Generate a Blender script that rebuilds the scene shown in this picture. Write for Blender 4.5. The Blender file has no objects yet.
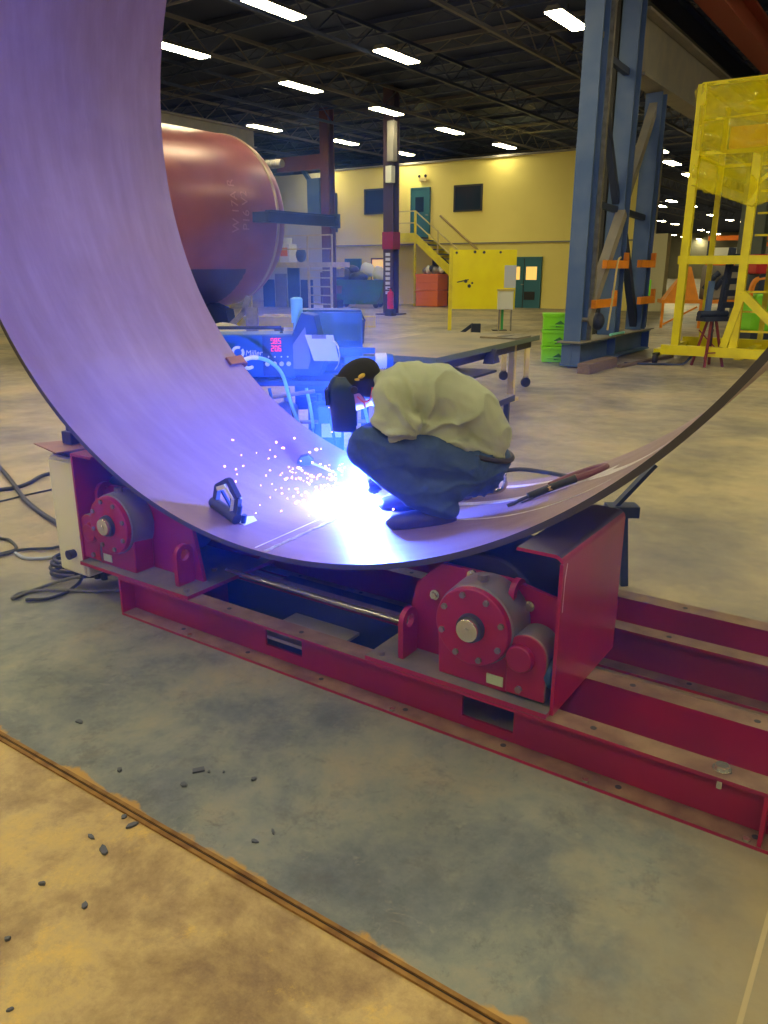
import bpy, bmesh, math, random
from mathutils import Vector, Matrix, noise
D = bpy.data
C = bpy.context.scene.collection
R = math.radians
PI = math.pi
rnd = random.Random(7)

# ---------------------------------------------------------------- camera
sc = bpy.context.scene
cam = D.objects.new('camera', D.cameras.new('camera'))
C.objects.link(cam)
cam.location = (0, 0, 1.65)
cam.rotation_euler = (R(90 - 17.3), 0, 0)
cam.data.sensor_fit = 'VERTICAL'
cam.data.sensor_height = 36
cam.data.lens = 27.42
cam.data.clip_end = 300
sc.camera = cam
sc.view_settings.view_transform = 'Standard'
sc.view_settings.look = 'None'
sc.view_settings.gamma = 1
sc.view_settings.use_curve_mapping = False
sc.view_settings.exposure = 0.25
# ---------------------------------------------------------------- world
w = D.worlds.new('world'); sc.world = w
w.use_nodes = True
w.node_tree.nodes['Background'].inputs[0].default_value = (0.35, 0.42, 0.7, 1)
w.node_tree.nodes['Background'].inputs[1].default_value = 0.10

LAMP_STRENGTH = 42.0
LAMP_COLOR = (1.0, 0.90, 0.52, 1)
ARC_WATTS = 750.0
ARC_COLOR = (0.065, 0.14, 1.0)

# the hall's own axes: a runs along the roller frame, n away from the camera
A0 = Vector((-1.3107, 3.5732, 0)); E_ = Vector((0.8244, -0.5660, 0)); N_ = Vector((0.5660, 0.8244, 0))
BASE = -0.60167
def F(a, n, z=0): return A0 + E_ * a + N_ * n + Vector((0, 0, z))

# ---------------------------------------------------------------- materials
MATS = {}
def mat(name, col, rough=0.6, metal=0.0, col2=None, scale=4.0, lo=0.35, hi=0.65, bump=0.0, bscale=None,
        emit=None, estr=0, spec=None, alpha=None, stretch=None, trans=0.0, detail=6):
    if name in MATS: return MATS[name]
    m = D.materials.new(name); m.use_nodes = True
    nt = m.node_tree; b = nt.nodes['Principled BSDF']
    b.inputs['Base Color'].default_value = (*col, 1)
    b.inputs['Roughness'].default_value = rough
    b.inputs['Metallic'].default_value = metal
    if spec is not None: b.inputs['Specular IOR Level'].default_value = spec
    if trans: b.inputs['Transmission Weight'].default_value = trans
    if alpha is not None: b.inputs['Alpha'].default_value = alpha
    if emit:
        b.inputs['Emission Color'].default_value = (*emit, 1)
        b.inputs['Emission Strength'].default_value = estr
    if col2 or bump:
        tc = nt.nodes.new('ShaderNodeTexCoord')
        vec = tc.outputs['Object']
        if stretch:
            mp = nt.nodes.new('ShaderNodeMapping'); mp.inputs['Scale'].default_value = stretch
            nt.links.new(vec, mp.inputs['Vector']); vec = mp.outputs['Vector']
        nz = nt.nodes.new('ShaderNodeTexNoise'); nz.inputs['Scale'].default_value = scale
        nz.inputs['Detail'].default_value = detail
        nt.links.new(vec, nz.inputs['Vector'])
        if col2:
            cr = nt.nodes.new('ShaderNodeValToRGB')
            cr.color_ramp.elements[0].position = lo; cr.color_ramp.elements[0].color = (*col, 1)
            cr.color_ramp.elements[1].position = hi; cr.color_ramp.elements[1].color = (*col2, 1)
            nt.links.new(nz.outputs['Fac'], cr.inputs[0]); nt.links.new(cr.outputs[0], b.inputs['Base Color'])
        if bump:
            n2 = nz
            if bscale:
                n2 = nt.nodes.new('ShaderNodeTexNoise'); n2.inputs['Scale'].default_value = bscale
                nt.links.new(vec, n2.inputs['Vector'])
            bp = nt.nodes.new('ShaderNodeBump'); bp.inputs['Strength'].default_value = bump
            bp.inputs['Distance'].default_value = 0.02
            nt.links.new(n2.outputs['Fac'], bp.inputs['Height']); nt.links.new(bp.outputs['Normal'], b.inputs['Normal'])
    MATS[name] = m
    return m

RED = mat('red_paint', (0.36, 0.004, 0.05), 0.36, 0, (0.26, 0.004, 0.045), 3, bump=0.05)
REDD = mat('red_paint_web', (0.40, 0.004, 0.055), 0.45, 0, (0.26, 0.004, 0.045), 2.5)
WORN = mat('worn_flange', (0.20, 0.11, 0.085), 0.38, 0.3, (0.34, 0.22, 0.15), 9, bump=0.1)
DUST = mat('dusty_plate', (0.16, 0.15, 0.16), 0.55, 0.3, (0.24, 0.20, 0.18), 8, bump=0.1)
GREYBODY = mat('dusty_grey_casting', (0.17, 0.16, 0.18), 0.5, 0.2, (0.25, 0.12, 0.14), 9, lo=.45, hi=.8)
CHROME = mat('bright_steel', (0.70, 0.68, 0.62), 0.22, 0.9)
STEEL = mat('grey_steel', (0.32, 0.31, 0.30), 0.4, 0.6, (0.22, 0.21, 0.21), 10)
DARK = mat('dark_steel', (0.045, 0.045, 0.055), 0.5, 0.3)
BLACK = mat('black_rubber', (0.018, 0.018, 0.022), 0.55)
RUBBER = mat('roller_rubber', (0.03, 0.03, 0.035), 0.6)
YELLOW = mat('yellow_paint', (0.86, 0.74, 0.006), 0.42, 0, (0.72, 0.60, 0.01), 3)
YELLOWP = mat('pale_yellow_paint', (0.72, 0.58, 0.22), 0.5, 0, (0.55, 0.45, 0.2), 3)
NAVY = mat('blue_grey_paint', (0.06, 0.12, 0.30), 0.45, 0.1, (0.10, 0.16, 0.33), 1.6)
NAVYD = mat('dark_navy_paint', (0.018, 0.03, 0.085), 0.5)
GREYP = mat('grey_brace_paint', (0.22, 0.21, 0.21), 0.55, 0, (0.28, 0.25, 0.22), 3)
CREAM = mat('cream_enamel', (0.80, 0.79, 0.60), 0.4, 0, (0.74, 0.72, 0.54), 4)
TEAL = mat('teal_door_paint', (0.035, 0.16, 0.22), 0.45)
GLASSD = mat('dark_window_glass', (0.018, 0.035, 0.075), 0.12)
WARMPANE = mat('lit_pane', (0.7, 0.45, 0.1), 0.3, emit=(1.0, 0.62, 0.16), estr=0.7)
ORANGE = mat('orange_paint', (0.88, 0.29, 0.015), 0.5, 0, (0.75, 0.24, 0.02), 4)
ORANGER = mat('orange_red_paint', (0.85, 0.20, 0.02), 0.5)
LIME = mat('lime_plastic', (0.25, 0.80, 0.03), 0.45)
GREEN = mat('dumpster_green', (0.05, 0.22, 0.06), 0.5, 0, (0.08, 0.17, 0.05), 2)
BROWNRED = mat('red_oxide_paint', (0.15, 0.035, 0.03), 0.5, 0, (0.11, 0.03, 0.03), 3)
WHITE = mat('white_plastic', (0.75, 0.76, 0.74), 0.5)
PAPER = mat('paper', (0.75, 0.78, 0.82), 0.8)
WOOD = mat('old_wood', (0.22, 0.15, 0.09), 0.8, 0, (0.14, 0.10, 0.07), 12, stretch=(1, 6, 6))
BLUEP = mat('machine_blue', (0.012, 0.10, 0.34), 0.4)
BLUED = mat('machine_dark_blue', (0.012, 0.05, 0.17), 0.4)
CYANP = mat('pale_cyan_plastic', (0.25, 0.62, 0.75), 0.4)

# ---------------------------------------------------------------- mesh builder
class MB:
    def __init__(s): s.v = []; s.f = []; s.m = []; s.uv = None
    def add(s, vs, fs, mi=0, M=None):
        o = len(s.v)
        for p in vs:
            p = Vector(p)
            s.v.append(tuple(M @ p) if M else tuple(p))
        for q in fs: s.f.append(tuple(o + i for i in q)); s.m.append(mi)
        return s
    def box(s, x0, x1, y0, y1, z0, z1, mi=0, M=None, top=None):
        vs = [(x0,y0,z0),(x1,y0,z0),(x1,y1,z0),(x0,y1,z0),(x0,y0,z1),(x1,y0,z1),(x1,y1,z1),(x0,y1,z1)]
        fs = [(0,3,2,1),(0,1,5,4),(1,2,6,5),(2,3,7,6),(3,0,4,7)]
        s.add(vs, fs, mi, M); s.f.append(tuple(len(s.v)-8+i for i in (4,5,6,7))); s.m.append(mi if top is None else top)
        return s
    def cyl(s, p0, p1, r0, r1=None, seg=20, mi=0, caps=True, capmi=None):
        r1 = r0 if r1 is None else r1
        p0 = Vector(p0); p1 = Vector(p1); d = (p1-p0)
        if d.length < 1e-6: return s
        q = d.to_track_quat('Z', 'Y').to_matrix()
        vs = []
        for k in range(seg):
            a = 2*PI*k/seg; c = Vector((math.cos(a), math.sin(a), 0))
            vs.append(p0 + q @ (c*r0)); vs.append(p1 + q @ (c*r1))
        fs = [(2*k, 2*((k+1)%seg), 2*((k+1)%seg)+1, 2*k+1) for k in range(seg)]
        s.add(vs, fs, mi)
        if caps:
            o = len(s.v)-2*seg
            s.f.append(tuple(o+2*k for k in range(seg-1,-1,-1))); s.m.append(mi if capmi is None else capmi)
            s.f.append(tuple(o+2*k+1 for k in range(seg))); s.m.append(mi if capmi is None else capmi)
        return s
    def sph(s, c, r, seg=12, ring=8, mi=0, M=None):
        rx, ry, rz = r if hasattr(r, '__len__') else (r, r, r)
        vs = [(0,0,-1)]
        for i in range(1, ring):
            t = -PI/2 + PI*i/ring
            for k in range(seg):
                a = 2*PI*k/seg; vs.append((math.cos(t)*math.cos(a), math.cos(t)*math.sin(a), math.sin(t)))
        vs.append((0,0,1))
        T = Matrix.Translation(Vector(c)) @ (M if M else Matrix()) @ Matrix.Diagonal((rx, ry, rz, 1))
        vs = [T @ Vector(p) for p in vs]
        fs = [(0, 1+(k+1)%seg, 1+k) for k in range(seg)]
        for i in range(ring-2):
            for k in range(seg):
                a = 1+i*seg+k; b = 1+i*seg+(k+1)%seg
                fs.append((a, b, b+seg, a+seg))
        t = 1+(ring-2)*seg; top = len(vs)-1
        fs += [(t+k, t+(k+1)%seg, top) for k in range(seg)]
        return s.add(vs, fs, mi)
    def tube(s, pts, r, seg=8, mi=0, smooth=3, closed=False):
        P = [Vector(p) for p in pts]
        if smooth > 1 and len(P) > 2:
            Q = []
            n = len(P)
            for i in range(n-1):
                p0 = P[max(i-1,0)]; p1 = P[i]; p2 = P[i+1]; p3 = P[min(i+2,n-1)]
                for j in range(smooth):
                    t = j/smooth
                    Q.append(0.5*((2*p1)+(p2-p0)*t+(2*p0-5*p1+4*p2-p3)*t*t+(3*p1-p0-3*p2+p3)*t**3))
            Q.append(P[-1]); P = Q
        rr = r if hasattr(r, '__len__') else None
        vs = []; up = Vector((0,0,1))
        n = len(P)
        for i, p in enumerate(P):
            d = (P[min(i+1,n-1)]-P[max(i-1,0)]).normalized()
            a = d.cross(up)
            if a.length < 0.05: a = d.cross(Vector((0,1,0)))
            a.normalize(); b = d.cross(a)
            rad = r if rr is None else rr[0]+(rr[1]-rr[0])*i/(n-1)
            for k in range(seg):
                t = 2*PI*k/seg; vs.append(p + a*math.cos(t)*rad + b*math.sin(t)*rad)
        fs = [(i*seg+k, i*seg+(k+1)%seg, (i+1)*seg+(k+1)%seg, (i+1)*seg+k) for i in range(n-1) for k in range(seg)]
        fs.append(tuple(range(seg-1,-1,-1))); fs.append(tuple((n-1)*seg+k for k in range(seg)))
        return s.add(vs, fs, mi)
    def prism(s, poly, ax, t0, t1, mi=0, M=None, edge=None):
        """poly in the two other axes; ax = 0 x, 1 y, 2 z"""
        n = len(poly)
        def mk(p, t):
            if ax == 0: return (t, p[0], p[1])
            if ax == 1: return (p[0], t, p[1])
            return (p[0], p[1], t)
        vs = [mk(p, t0) for p in poly] + [mk(p, t1) for p in poly]
        fs = [tuple(range(n-1,-1,-1)), tuple(n+i for i in range(n))]
        s.add(vs, fs, mi, M)
        o = len(s.v)-2*n
        for i in range(n):
            s.f.append((o+i, o+(i+1)%n, o+n+(i+1)%n, o+n+i)); s.m.append(mi if edge is None else edge)
        return s
    def bar(s, p0, p1, w, h, mi=0):
        """rectangular bar between two points, w across, h upwards"""
        p0 = Vector(p0); p1 = Vector(p1); d = (p1-p0); L = d.length; d.normalize()
        up = Vector((0,0,1)) if abs(d.z) < 0.95 else Vector((0,1,0))
        x = d.cross(up).normalized(); y = x.cross(d)
        M = Matrix((( *(x),0),( *(d),0),( *(y),0),(0,0,0,1))).transposed()
        M = Matrix.Translation(p0) @ M
        return s.box(-w/2, w/2, 0, L, -h/2, h/2, mi, M)
    def ibeam(s, p0, p1, w, h, t=0.02, mi=0, roll=0):
        p0 = Vector(p0); p1 = Vector(p1); d = (p1-p0); L = d.length; d.normalize()
        up = Vector((0,0,1)) if abs(d.z) < 0.95 else Vector((0,1,0))
        x = d.cross(up).normalized(); y = x.cross(d)
        M = Matrix((( *(x),0),( *(d),0),( *(y),0),(0,0,0,1))).transposed()
        M = Matrix.Translation(p0) @ M @ Matrix.Rotation(roll, 4, 'Y')
        s.box(-w/2, w/2, 0, L, -h/2, -h/2+t, mi, M)
        s.box(-w/2, w/2, 0, L, h/2-t, h/2, mi, M)
        s.box(-t/2, t/2, 0, L, -h/2+t, h/2-t, mi, M)
        return s
    def mesh(s, name, mats, smooth=False):
        me = D.meshes.new(name); me.from_pydata(s.v, [], s.f)
        for m in (mats if isinstance(mats, (list, tuple)) else [mats]): me.materials.append(m)
        me.polygons.foreach_set('material_index', s.m)
        bm = bmesh.new(); bm.from_mesh(me)
        bmesh.ops.recalc_face_normals(bm, faces=bm.faces); bm.to_mesh(me); bm.free()
        if smooth:
            me.polygons.foreach_set('use_smooth', [True]*len(me.polygons))
            me.set_sharp_from_angle(angle=R(38))
        me.update()
        return me
def obj(name, mb, mats, parent=None, smooth=False, bevel=0, loc=None, rz=0, label=None):
    me = mb.mesh(name, mats, smooth) if isinstance(mb, MB) else mb
    o = D.objects.new(name, me); C.objects.link(o)
    if parent: o.parent = parent
    if loc is not None: o.location = loc
    if rz: o.rotation_euler.z = rz
    if bevel:
        b = o.modifiers.new('bevel', 'BEVEL'); b.width = bevel; b.segments = 2; b.limit_method = 'ANGLE'; b.angle_limit = R(40)
    if label: o['label'] = label
    return o
def thing(name, label, cat, loc=(0,0,0), rz=0, group=None):
    o = D.objects.new(name, None); C.objects.link(o)
    o.empty_display_size = 0.1
    o.location = loc; o.rotation_euler.z = rz
    o['label'] = label; o['category'] = cat
    if group: o['group'] = group
    return o
def tag(o, label, cat, group=None, kind=None):
    o['label'] = label; o['category'] = cat
    if group: o['group'] = group
    if kind: o['kind'] = kind
    return o
def struct(name, mb, mats, **k):
    o = obj(name, mb, mats, **k)
    if not k.get('parent'): o['kind'] = 'structure'
    return o
def copy_tree(o, parent=None):
    c = o.copy(); C.objects.link(c)
    if parent: c.parent = parent
    for ch in [x for x in D.objects if x.parent == o]: copy_tree(ch, c)
    return c
O0 = F(0, 0, 0)

# ================================================================ setting
def floor_mat():
    m = D.materials.new('shop_floor'); m.use_nodes = True
    nt = m.node_tree; L = nt.links; b = nt.nodes['Principled BSDF']
    def N(t, **k):
        n = nt.nodes.new(t)
        for a, v in k.items(): setattr(n, a, v)
        return n
    tc = N('ShaderNodeTexCoord'); sp = N('ShaderNodeSeparateXYZ'); L.new(tc.outputs['Object'], sp.inputs[0])
    def nz(scale, detail=8, rough=.6, vec=None, dist=0):
        n = N('ShaderNodeTexNoise'); n.inputs['Scale'].default_value = scale; n.inputs['Detail'].default_value = detail
        n.inputs['Roughness'].default_value = rough; n.inputs['Distortion'].default_value = dist
        L.new(vec or tc.outputs['Object'], n.inputs['Vector']); return n.outputs['Fac']
    def ramp(f, *st):
        r = N('ShaderNodeValToRGB'); e = r.color_ramp.elements
        while len(e) < len(st): e.new(0.5)
        for i, (p, c) in enumerate(st): e[i].position = p; e[i].color = (*c, 1) if hasattr(c, '__len__') else (c, c, c, 1)
        L.new(f, r.inputs[0]); return r.outputs[0]
    def math_(op, a, bb, clamp=False):
        n = N('ShaderNodeMath', operation=op); n.use_clamp = clamp
        for i, x in enumerate((a, bb)):
            if hasattr(x, 'is_output'): L.new(x, n.inputs[i])
            else: n.inputs[i].default_value = x
        return n.outputs[0]
    def mix(f, a, c):
        n = N('ShaderNodeMix', data_type='RGBA'); L.new(f, n.inputs[0])
        for i, x in ((6, a), (7, c)):
            if hasattr(x, 'is_output'): L.new(x, n.inputs[i])
            else: n.inputs[i].default_value = (*x, 1)
        return n.outputs[2]
    # far concrete: beige with grey stains
    far = ramp(nz(0.55, 11, .68, dist=.25), (0.34, (0.17, 0.155, 0.14)), (0.46, (0.29, 0.25, 0.18)), (0.55, (0.40, 0.335, 0.22)), (0.68, (0.50, 0.39, 0.23)))
    far = mix(ramp(nz(3.2, 7, .7), (0.50, 0.0), (0.70, 0.55)), far, (0.16, 0.145, 0.13))
    # ochre rust-stained plate in front of the seam
    och = ramp(nz(2.1, 11, .74, dist=.15), (0.34, (0.20, 0.12, 0.07)), (0.46, (0.37, 0.25, 0.12)), (0.54, (0.50, 0.36, 0.17)), (0.66, (0.64, 0.44, 0.14)))
    och = mix(ramp(nz(7, 10, .85, dist=.2), (0.52, 0.0), (0.66, 0.55)), och, (0.26, 0.18, 0.11))
    och = mix(ramp(nz(4.2, 11, .8, dist=.2), (0.56, 0.0), (0.66, 0.6)), och, (0.78, 0.50, 0.10))
    # grey-green slab with bruised patches
    gry = ramp(nz(1.6, 11, .72, dist=.15), (0.34, (0.085, 0.105, 0.145)), (0.46, (0.155, 0.175, 0.20)), (0.55, (0.22, 0.235, 0.23)), (0.66, (0.30, 0.27, 0.22)))
    gry = mix(ramp(nz(4.4, 11, .8, dist=.25), (0.52, 0.0), (0.64, 0.6)), gry, (0.10, 0.10, 0.12))
    gry = mix(ramp(nz(10.0, 10, .85, dist=.4), (0.56, 0.0), (0.64, 0.5)), gry, (0.08, 0.085, 0.10))
    gry = mix(ramp(nz(8.0, 9, .8, dist=.8), (0.58, 0.0), (0.66, 0.4)), gry, (0.34, 0.33, 0.29))
    y = sp.outputs['Y']; x = sp.outputs['X']
    wob = math_('MULTIPLY', math_('SUBTRACT', nz(3.5, 6), 0.5), 0.30)
    yy = math_('ADD', y, math_('MULTIPLY', wob, 0.0))
    # rust bloom just behind the seam
    ed = math_('SUBTRACT', y, -0.925)
    rim = math_('SUBTRACT', math_('ADD', 0.035, math_('MULTIPLY', wob, 0.9)), ed)
    rimf = ramp(math_('MULTIPLY', rim, 18.0), (0.35, 0.0), (0.6, 0.9))
    gry = mix(rimf, gry, (0.50, 0.27, 0.055))
    fnear = math_('LESS_THAN', y, -0.925)
    greyfar = math_('ADD', math_('ADD', y, math_('MULTIPLY', wob, 2.6)), 0.15)
    f2 = ramp(math_('MULTIPLY', greyfar, 1.2), (0.0, 0.0), (1.0, 1.0))
    # second panel joint on the right
    rightf = ramp(math_('MULTIPLY', math_('SUBTRACT', math_('ADD', x, math_('MULTIPLY', wob, 3.5)), 2.55), 1.8), (0.0, 0.0), (1.0, 0.85))
    gry = mix(rightf, gry, (0.33, 0.26, 0.15))
    leftf = ramp(math_('MULTIPLY', math_('SUBTRACT', -0.35, math_('ADD', x, math_('MULTIPLY', wob, 2.0))), 1.0), (0.0, 0.0), (1.0, 0.7))
    colr = mix(f2, gry, far)
    colr = mix(math_('MULTIPLY', leftf, ramp(y, (0, 1.0), (1, 1.0))), colr, far)
    colr = mix(fnear, colr, och)
    # thin expansion joints every 6 m
    L.new(colr, b.inputs['Base Color'])
    L.new(ramp(nz(4.0, 6), (0.3, 0.36), (0.7, 0.62)), b.inputs['Roughness'])
    bp = N('ShaderNodeBump'); bp.inputs['Strength'].default_value = 0.25; bp.inputs['Distance'].default_value = 0.01
    L.new(nz(14, 8, .7), bp.inputs['Height']); L.new(bp.outputs['Normal'], b.inputs['Normal'])
    return m
FM = floor_mat()
mb = MB(); mb.box(-90, 18, -12, 152, -0.2, 0.0)
struct('floor', mb, FM, loc=O0, rz=BASE)
# rusty steel edge strip let into the floor
RUST = mat('rusty_strip', (0.20, 0.09, 0.025), 0.6, 0.3, (0.36, 0.19, 0.05), 14, bump=.3)
RUSTD = mat('rusty_groove', (0.035, 0.016, 0.008), 0.8)
mb = MB(); mb.box(-3.0, 6, -0.958, -0.946, 0.0, 0.008, 0); mb.box(-3.0, 6, -0.946, -0.937, 0.0, 0.002, 1); mb.box(-3.0, 6, -0.937, -0.925, 0.0, 0.007, 0)
struct('trim_1', mb, [RUST, RUSTD], loc=O0, rz=BASE)
mb = MB(); mb.box(3.0, 3.012, -0.92, -0.02, 0.0, 0.002)
struct('trim_2', mb, mat('joint', (0.45, 0.36, 0.22), .8), loc=O0, rz=BASE)

# ceiling deck and steel
DECK = mat('roof_deck', (0.010, 0.024, 0.11), 0.8, 0, (0.018, 0.034, 0.13), 0.7)
JOIST = mat('roof_joist_paint', (0.028, 0.045, 0.13), 0.6, 0)
JOISTL = mat('roof_girder_paint', (0.12, 0.115, 0.15), 0.6, 0)
mb = MB(); mb.box(-90, 18, -12, 152, 7.75, 7.95)
struct('ceiling', mb, DECK, loc=O0, rz=BASE)
t = 3
def truss(p0, p1, h, step, w, m, chord=0.07):
    """open web joist between two points (top chord line), built as one mesh"""
    mb = MB(); p0 = Vector(p0); p1 = Vector(p1); d = p1-p0; L = d.length; d.normalize()
    mb.bar(p0, p1, w, chord); mb.bar(p0-Vector((0,0,h)), p1-Vector((0,0,h)), w, chord)
    k = 0; x = 0.0
    while x < L-step:
        a = p0+d*x; b = p0+d*(x+step/2); c = p0+d*(x+step)
        mb.bar(a, b-Vector((0,0,h)), .03, .03); mb.bar(b-Vector((0,0,h)), c, .03, .03)
        x += step
    return mb
for k in range(15):            # joist girders running away from the camera
    a = -38 + 3.5*k
    if a > 11: break
    o = struct('trim_%d' % t, truss((a, -6, 7.55), (a, 95, 7.55), 0.60, 1.6, .09, JOIST, .08), JOISTL if k % 2 else JOIST, loc=O0, rz=BASE); t += 1
for k in range(24):            # purlins across
    n = -2 + 2.3*k
    mb = MB(); mb.bar((-40, n, 7.68), (12, n, 7.68), .09, .10); mb.bar((-40, n, 7.38), (12, n, 7.38), .045, .045)
    x = -40
    while x < 12:
        mb.bar((x, n, 7.64), (x+.5, n, 7.38), .02, .02); mb.bar((x+.5, n, 7.38), (x+1., n, 7.64), .02, .02); x += 1.0
    struct('trim_%d' % t, mb, JOIST if k % 3 else JOISTL, loc=O0, rz=BASE); t += 1

# perimeter walls
WALLY = mat('wall_cream_block', (0.92, 0.78, 0.24), 0.75, 0, (0.86, 0.72, 0.21), 0.35, bump=.05)
WALLP = mat('wall_pale', (0.62, 0.60, 0.44), 0.8, 0, (0.55, 0.52, 0.38), 0.4)
WALLG = mat('wall_far', (0.42, 0.38, 0.26), 0.8, 0, (0.30, 0.28, 0.2), 0.3)
for nm, b in (('wall_far', (-90, 18, 150, 150.3, 0, 7.75)), ('wall_left', (-90.3, -90, -12, 150, 0, 7.75)),
              ('wall_right', (18, 18.3, -12, 150, 0, 7.75)), ('wall_front', (-90, 18, -12.3, -12, 0, 7.75))):
    mb = MB(); mb.box(*b); struct(nm, mb, WALLG, loc=O0, rz=BASE)
# two-storey office block along the back of the bay
mb = MB(); mb.box(-23.3, -7.0, 31, 32.0, 0, 6.28)
struct('wall_back', mb, WALLY, loc=O0, rz=BASE)
mb = MB(); mb.box(-46, -23.3, 31.2, 32.0, 0, 6.3)
struct('wall_back_left', mb, WALLP, loc=O0, rz=BASE)
mb = MB(); mb.box(-23.3, -7.0, 30.93, 31, 2.74, 2.80)
struct('trim_%d' % t, mb, GREYP, loc=O0, rz=BASE); t += 1
mb = MB(); mb.box(-23.3, -7.0, 30.9, 31.05, 6.28, 6.36)
struct('trim_%d' % t, mb, GREYP, loc=O0, rz=BASE); t += 1
def window(i, a0, a1, z0, z1):
    r = obj('window_%d' % i, MB().box(a0, a1, 30.97, 31.02, z0, z1), GLASSD, loc=O0, rz=BASE); r['kind'] = 'structure'
    f = MB(); q = .07
    f.box(a0-q, a0, 30.93, 31, z0-q, z1+q); f.box(a1, a1+q, 30.93, 31, z0-q, z1+q)
    f.box(a0, a1, 30.93, 31, z1, z1+q); f.box(a0, a1, 30.93, 31, z0-q, z0)
    obj('window_frame', f, DARK, r)
window(1, -15.75, -14.44, 4.21, 5.19)
window(2, -20.76, -19.52, 4.27, 5.28)
window(3, -23.2, -22.6, 3.5, 5.2)
def door(i, a0, a1, z0, z1, panes, double=False, vent=None, dark=False):
    r = obj('door_%d' % i, MB().box(a0, a1, 30.92, 31.0, z0, z1), TEAL, loc=O0, rz=BASE); r['kind'] = 'structure'
    f = MB(); q = .06
    f.box(a0-q, a0, 30.88, 31, z0, z1+q); f.box(a1, a1+q, 30.88, 31, z0, z1+q); f.box(a0, a1, 30.88, 31, z1, z1+q)
    obj('door_frame', f, TEAL, r)
    for (p0, p1, q0, q1) in panes:
        obj('door_pane', MB().box(p0, p1, 30.9, 30.93, q0, q1), GLASSD if dark else WARMPANE, r)
    if double: obj('door_gap', MB().box((a0+a1)/2-.015, (a0+a1)/2+.015, 30.9, 30.93, z0, z1), DARK, r)
    obj('door_handle', MB().cyl((a0+(a1-a0)*(.45 if double else .88), 30.84, z0+1.0), (a0+(a1-a0)*(.45 if double else .88)+.12, 30.84, z0+1.0), .02), STEEL, r)
    if vent: 
        g = MB(); a, b, c, d = vent; g.box(a, b, 30.90, 30.93, c, d)
        for k in range(6): g.box(a, b, 30.88, 30.9, c+(d-c)*k/6, c+(d-c)*(k+.4)/6)
        obj('door_louvre', g, DARK, r)
door(1, -18.05, -17.13, 3.05, 5.2, [(-17.85, -17.4, 4.2, 4.85)], dark=True)
door(2, -21.97, -21.11, 0, 2.09, [(-21.8, -21.35, 1.05, 1.75)])
door(3, -12.92, -11.4, 0, 2.1, [(-12.8, -12.35, 1.2, 1.75), (-12.05, -11.55, 1.2, 1.75)], True, (-12.1, -11.6, .35, .7))
# opening with lit pane next to the skip, dark alcove behind the orange bins
mb = MB(); mb.box(-20.35, -19.0, 30.93, 31.0, 1.05, 2.1); o = struct('window_4', mb, WARMPANE, loc=O0, rz=BASE)
f = MB(); f.box(-20.42, -20.35, 30.9, 31, .98, 2.17); f.box(-19.0, -18.93, 30.9, 31, .98, 2.17); f.box(-20.35, -19, 30.9, 31, 2.1, 2.17); obj('window_frame', f, BROWNRED, o)
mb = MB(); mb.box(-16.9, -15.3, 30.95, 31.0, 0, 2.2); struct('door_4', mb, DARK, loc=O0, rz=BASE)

# fluorescent high-bay fixtures on their grid
LENS = mat('lamp_lens', (1, 1, 1), 0.5, emit=LAMP_COLOR[:3], estr=LAMP_STRENGTH)
def make_lamp():
    r = thing('ceiling_light', '', 'ceiling light', (0,0,0), BASE)
    h = MB(); h.prism([(-.20, 0), (.20, 0), (.11, .10), (-.11, .10)], 1, -.80, .80)
    obj('lamp_housing', h, STEEL, r)
    l = MB(); l.box(-.18, .18, -.77, .77, -.025, 0)
    obj('lamp_lens', l, LENS, r)
    c = MB(); c.cyl((0, 0, .10), (0, 0, .30), .008, seg=6)
    obj('hanger', c, DARK, r)
    return r
LZ = 6.7
lamp0 = make_lamp(); used = False
def put_lamp(a, n, label, group):
    global used
    o = lamp0 if not used else copy_tree(lamp0); used = True
    o.location = F(a, n, LZ); o['label'] = label; o['group'] = group
NEARL = [ (-9.0,11.5),(-13.0,12.6),(-9.0,16.0),(-4.4,15.6),(-13.2,17.3),(-13.2,21.7),(-13.4,26.3),(-18.8,21.8),(-18.4,26.2),(-13.4,31.0),(-18.2,30.3),(-23.2,29.7) ]
for (a, n), lb in zip(NEARL, ('lit ceiling light cut by the top edge of the photo, left of centre', 'ceiling light touching the inner edge of the steel ring', 'ceiling light straight above the dark roof column, nearest one',
        'ceiling light just left of the blue steel tower', 'ceiling light above the right end of the big tank', 'ceiling light second above the dark roof column', 'ceiling light over the upper windows, between the dark column and the tower',
        'ceiling light just above the big tank', 'ceiling light above the red-brown column', 'ceiling light close over the cream wall, right one near the tower', 'small ceiling light touching the right of the dark roof column', 'small ceiling light beside the top of the red-brown column')):
    put_lamp(a, n, lb, 'ceiling lights in the bay')
for n in (-7.0, -2.4, 2.2, 6.6):
    for a in (-23, -18.4, -13.6, -9.0, -4.4, .2, 4.9, 9.5):
        if n > 6 and a > -6 and a < 3: pass
        put_lamp(a, n, 'fluorescent ceiling light over the near part of the bay, above the frame', 'ceiling lights outside the picture')
for n in (11.2, 15.8, 20.4):
    for a in (4.9, 9.5): put_lamp(a, n, 'fluorescent ceiling light over the right side of the bay, beyond the frame', 'ceiling lights beyond the right edge')
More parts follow.
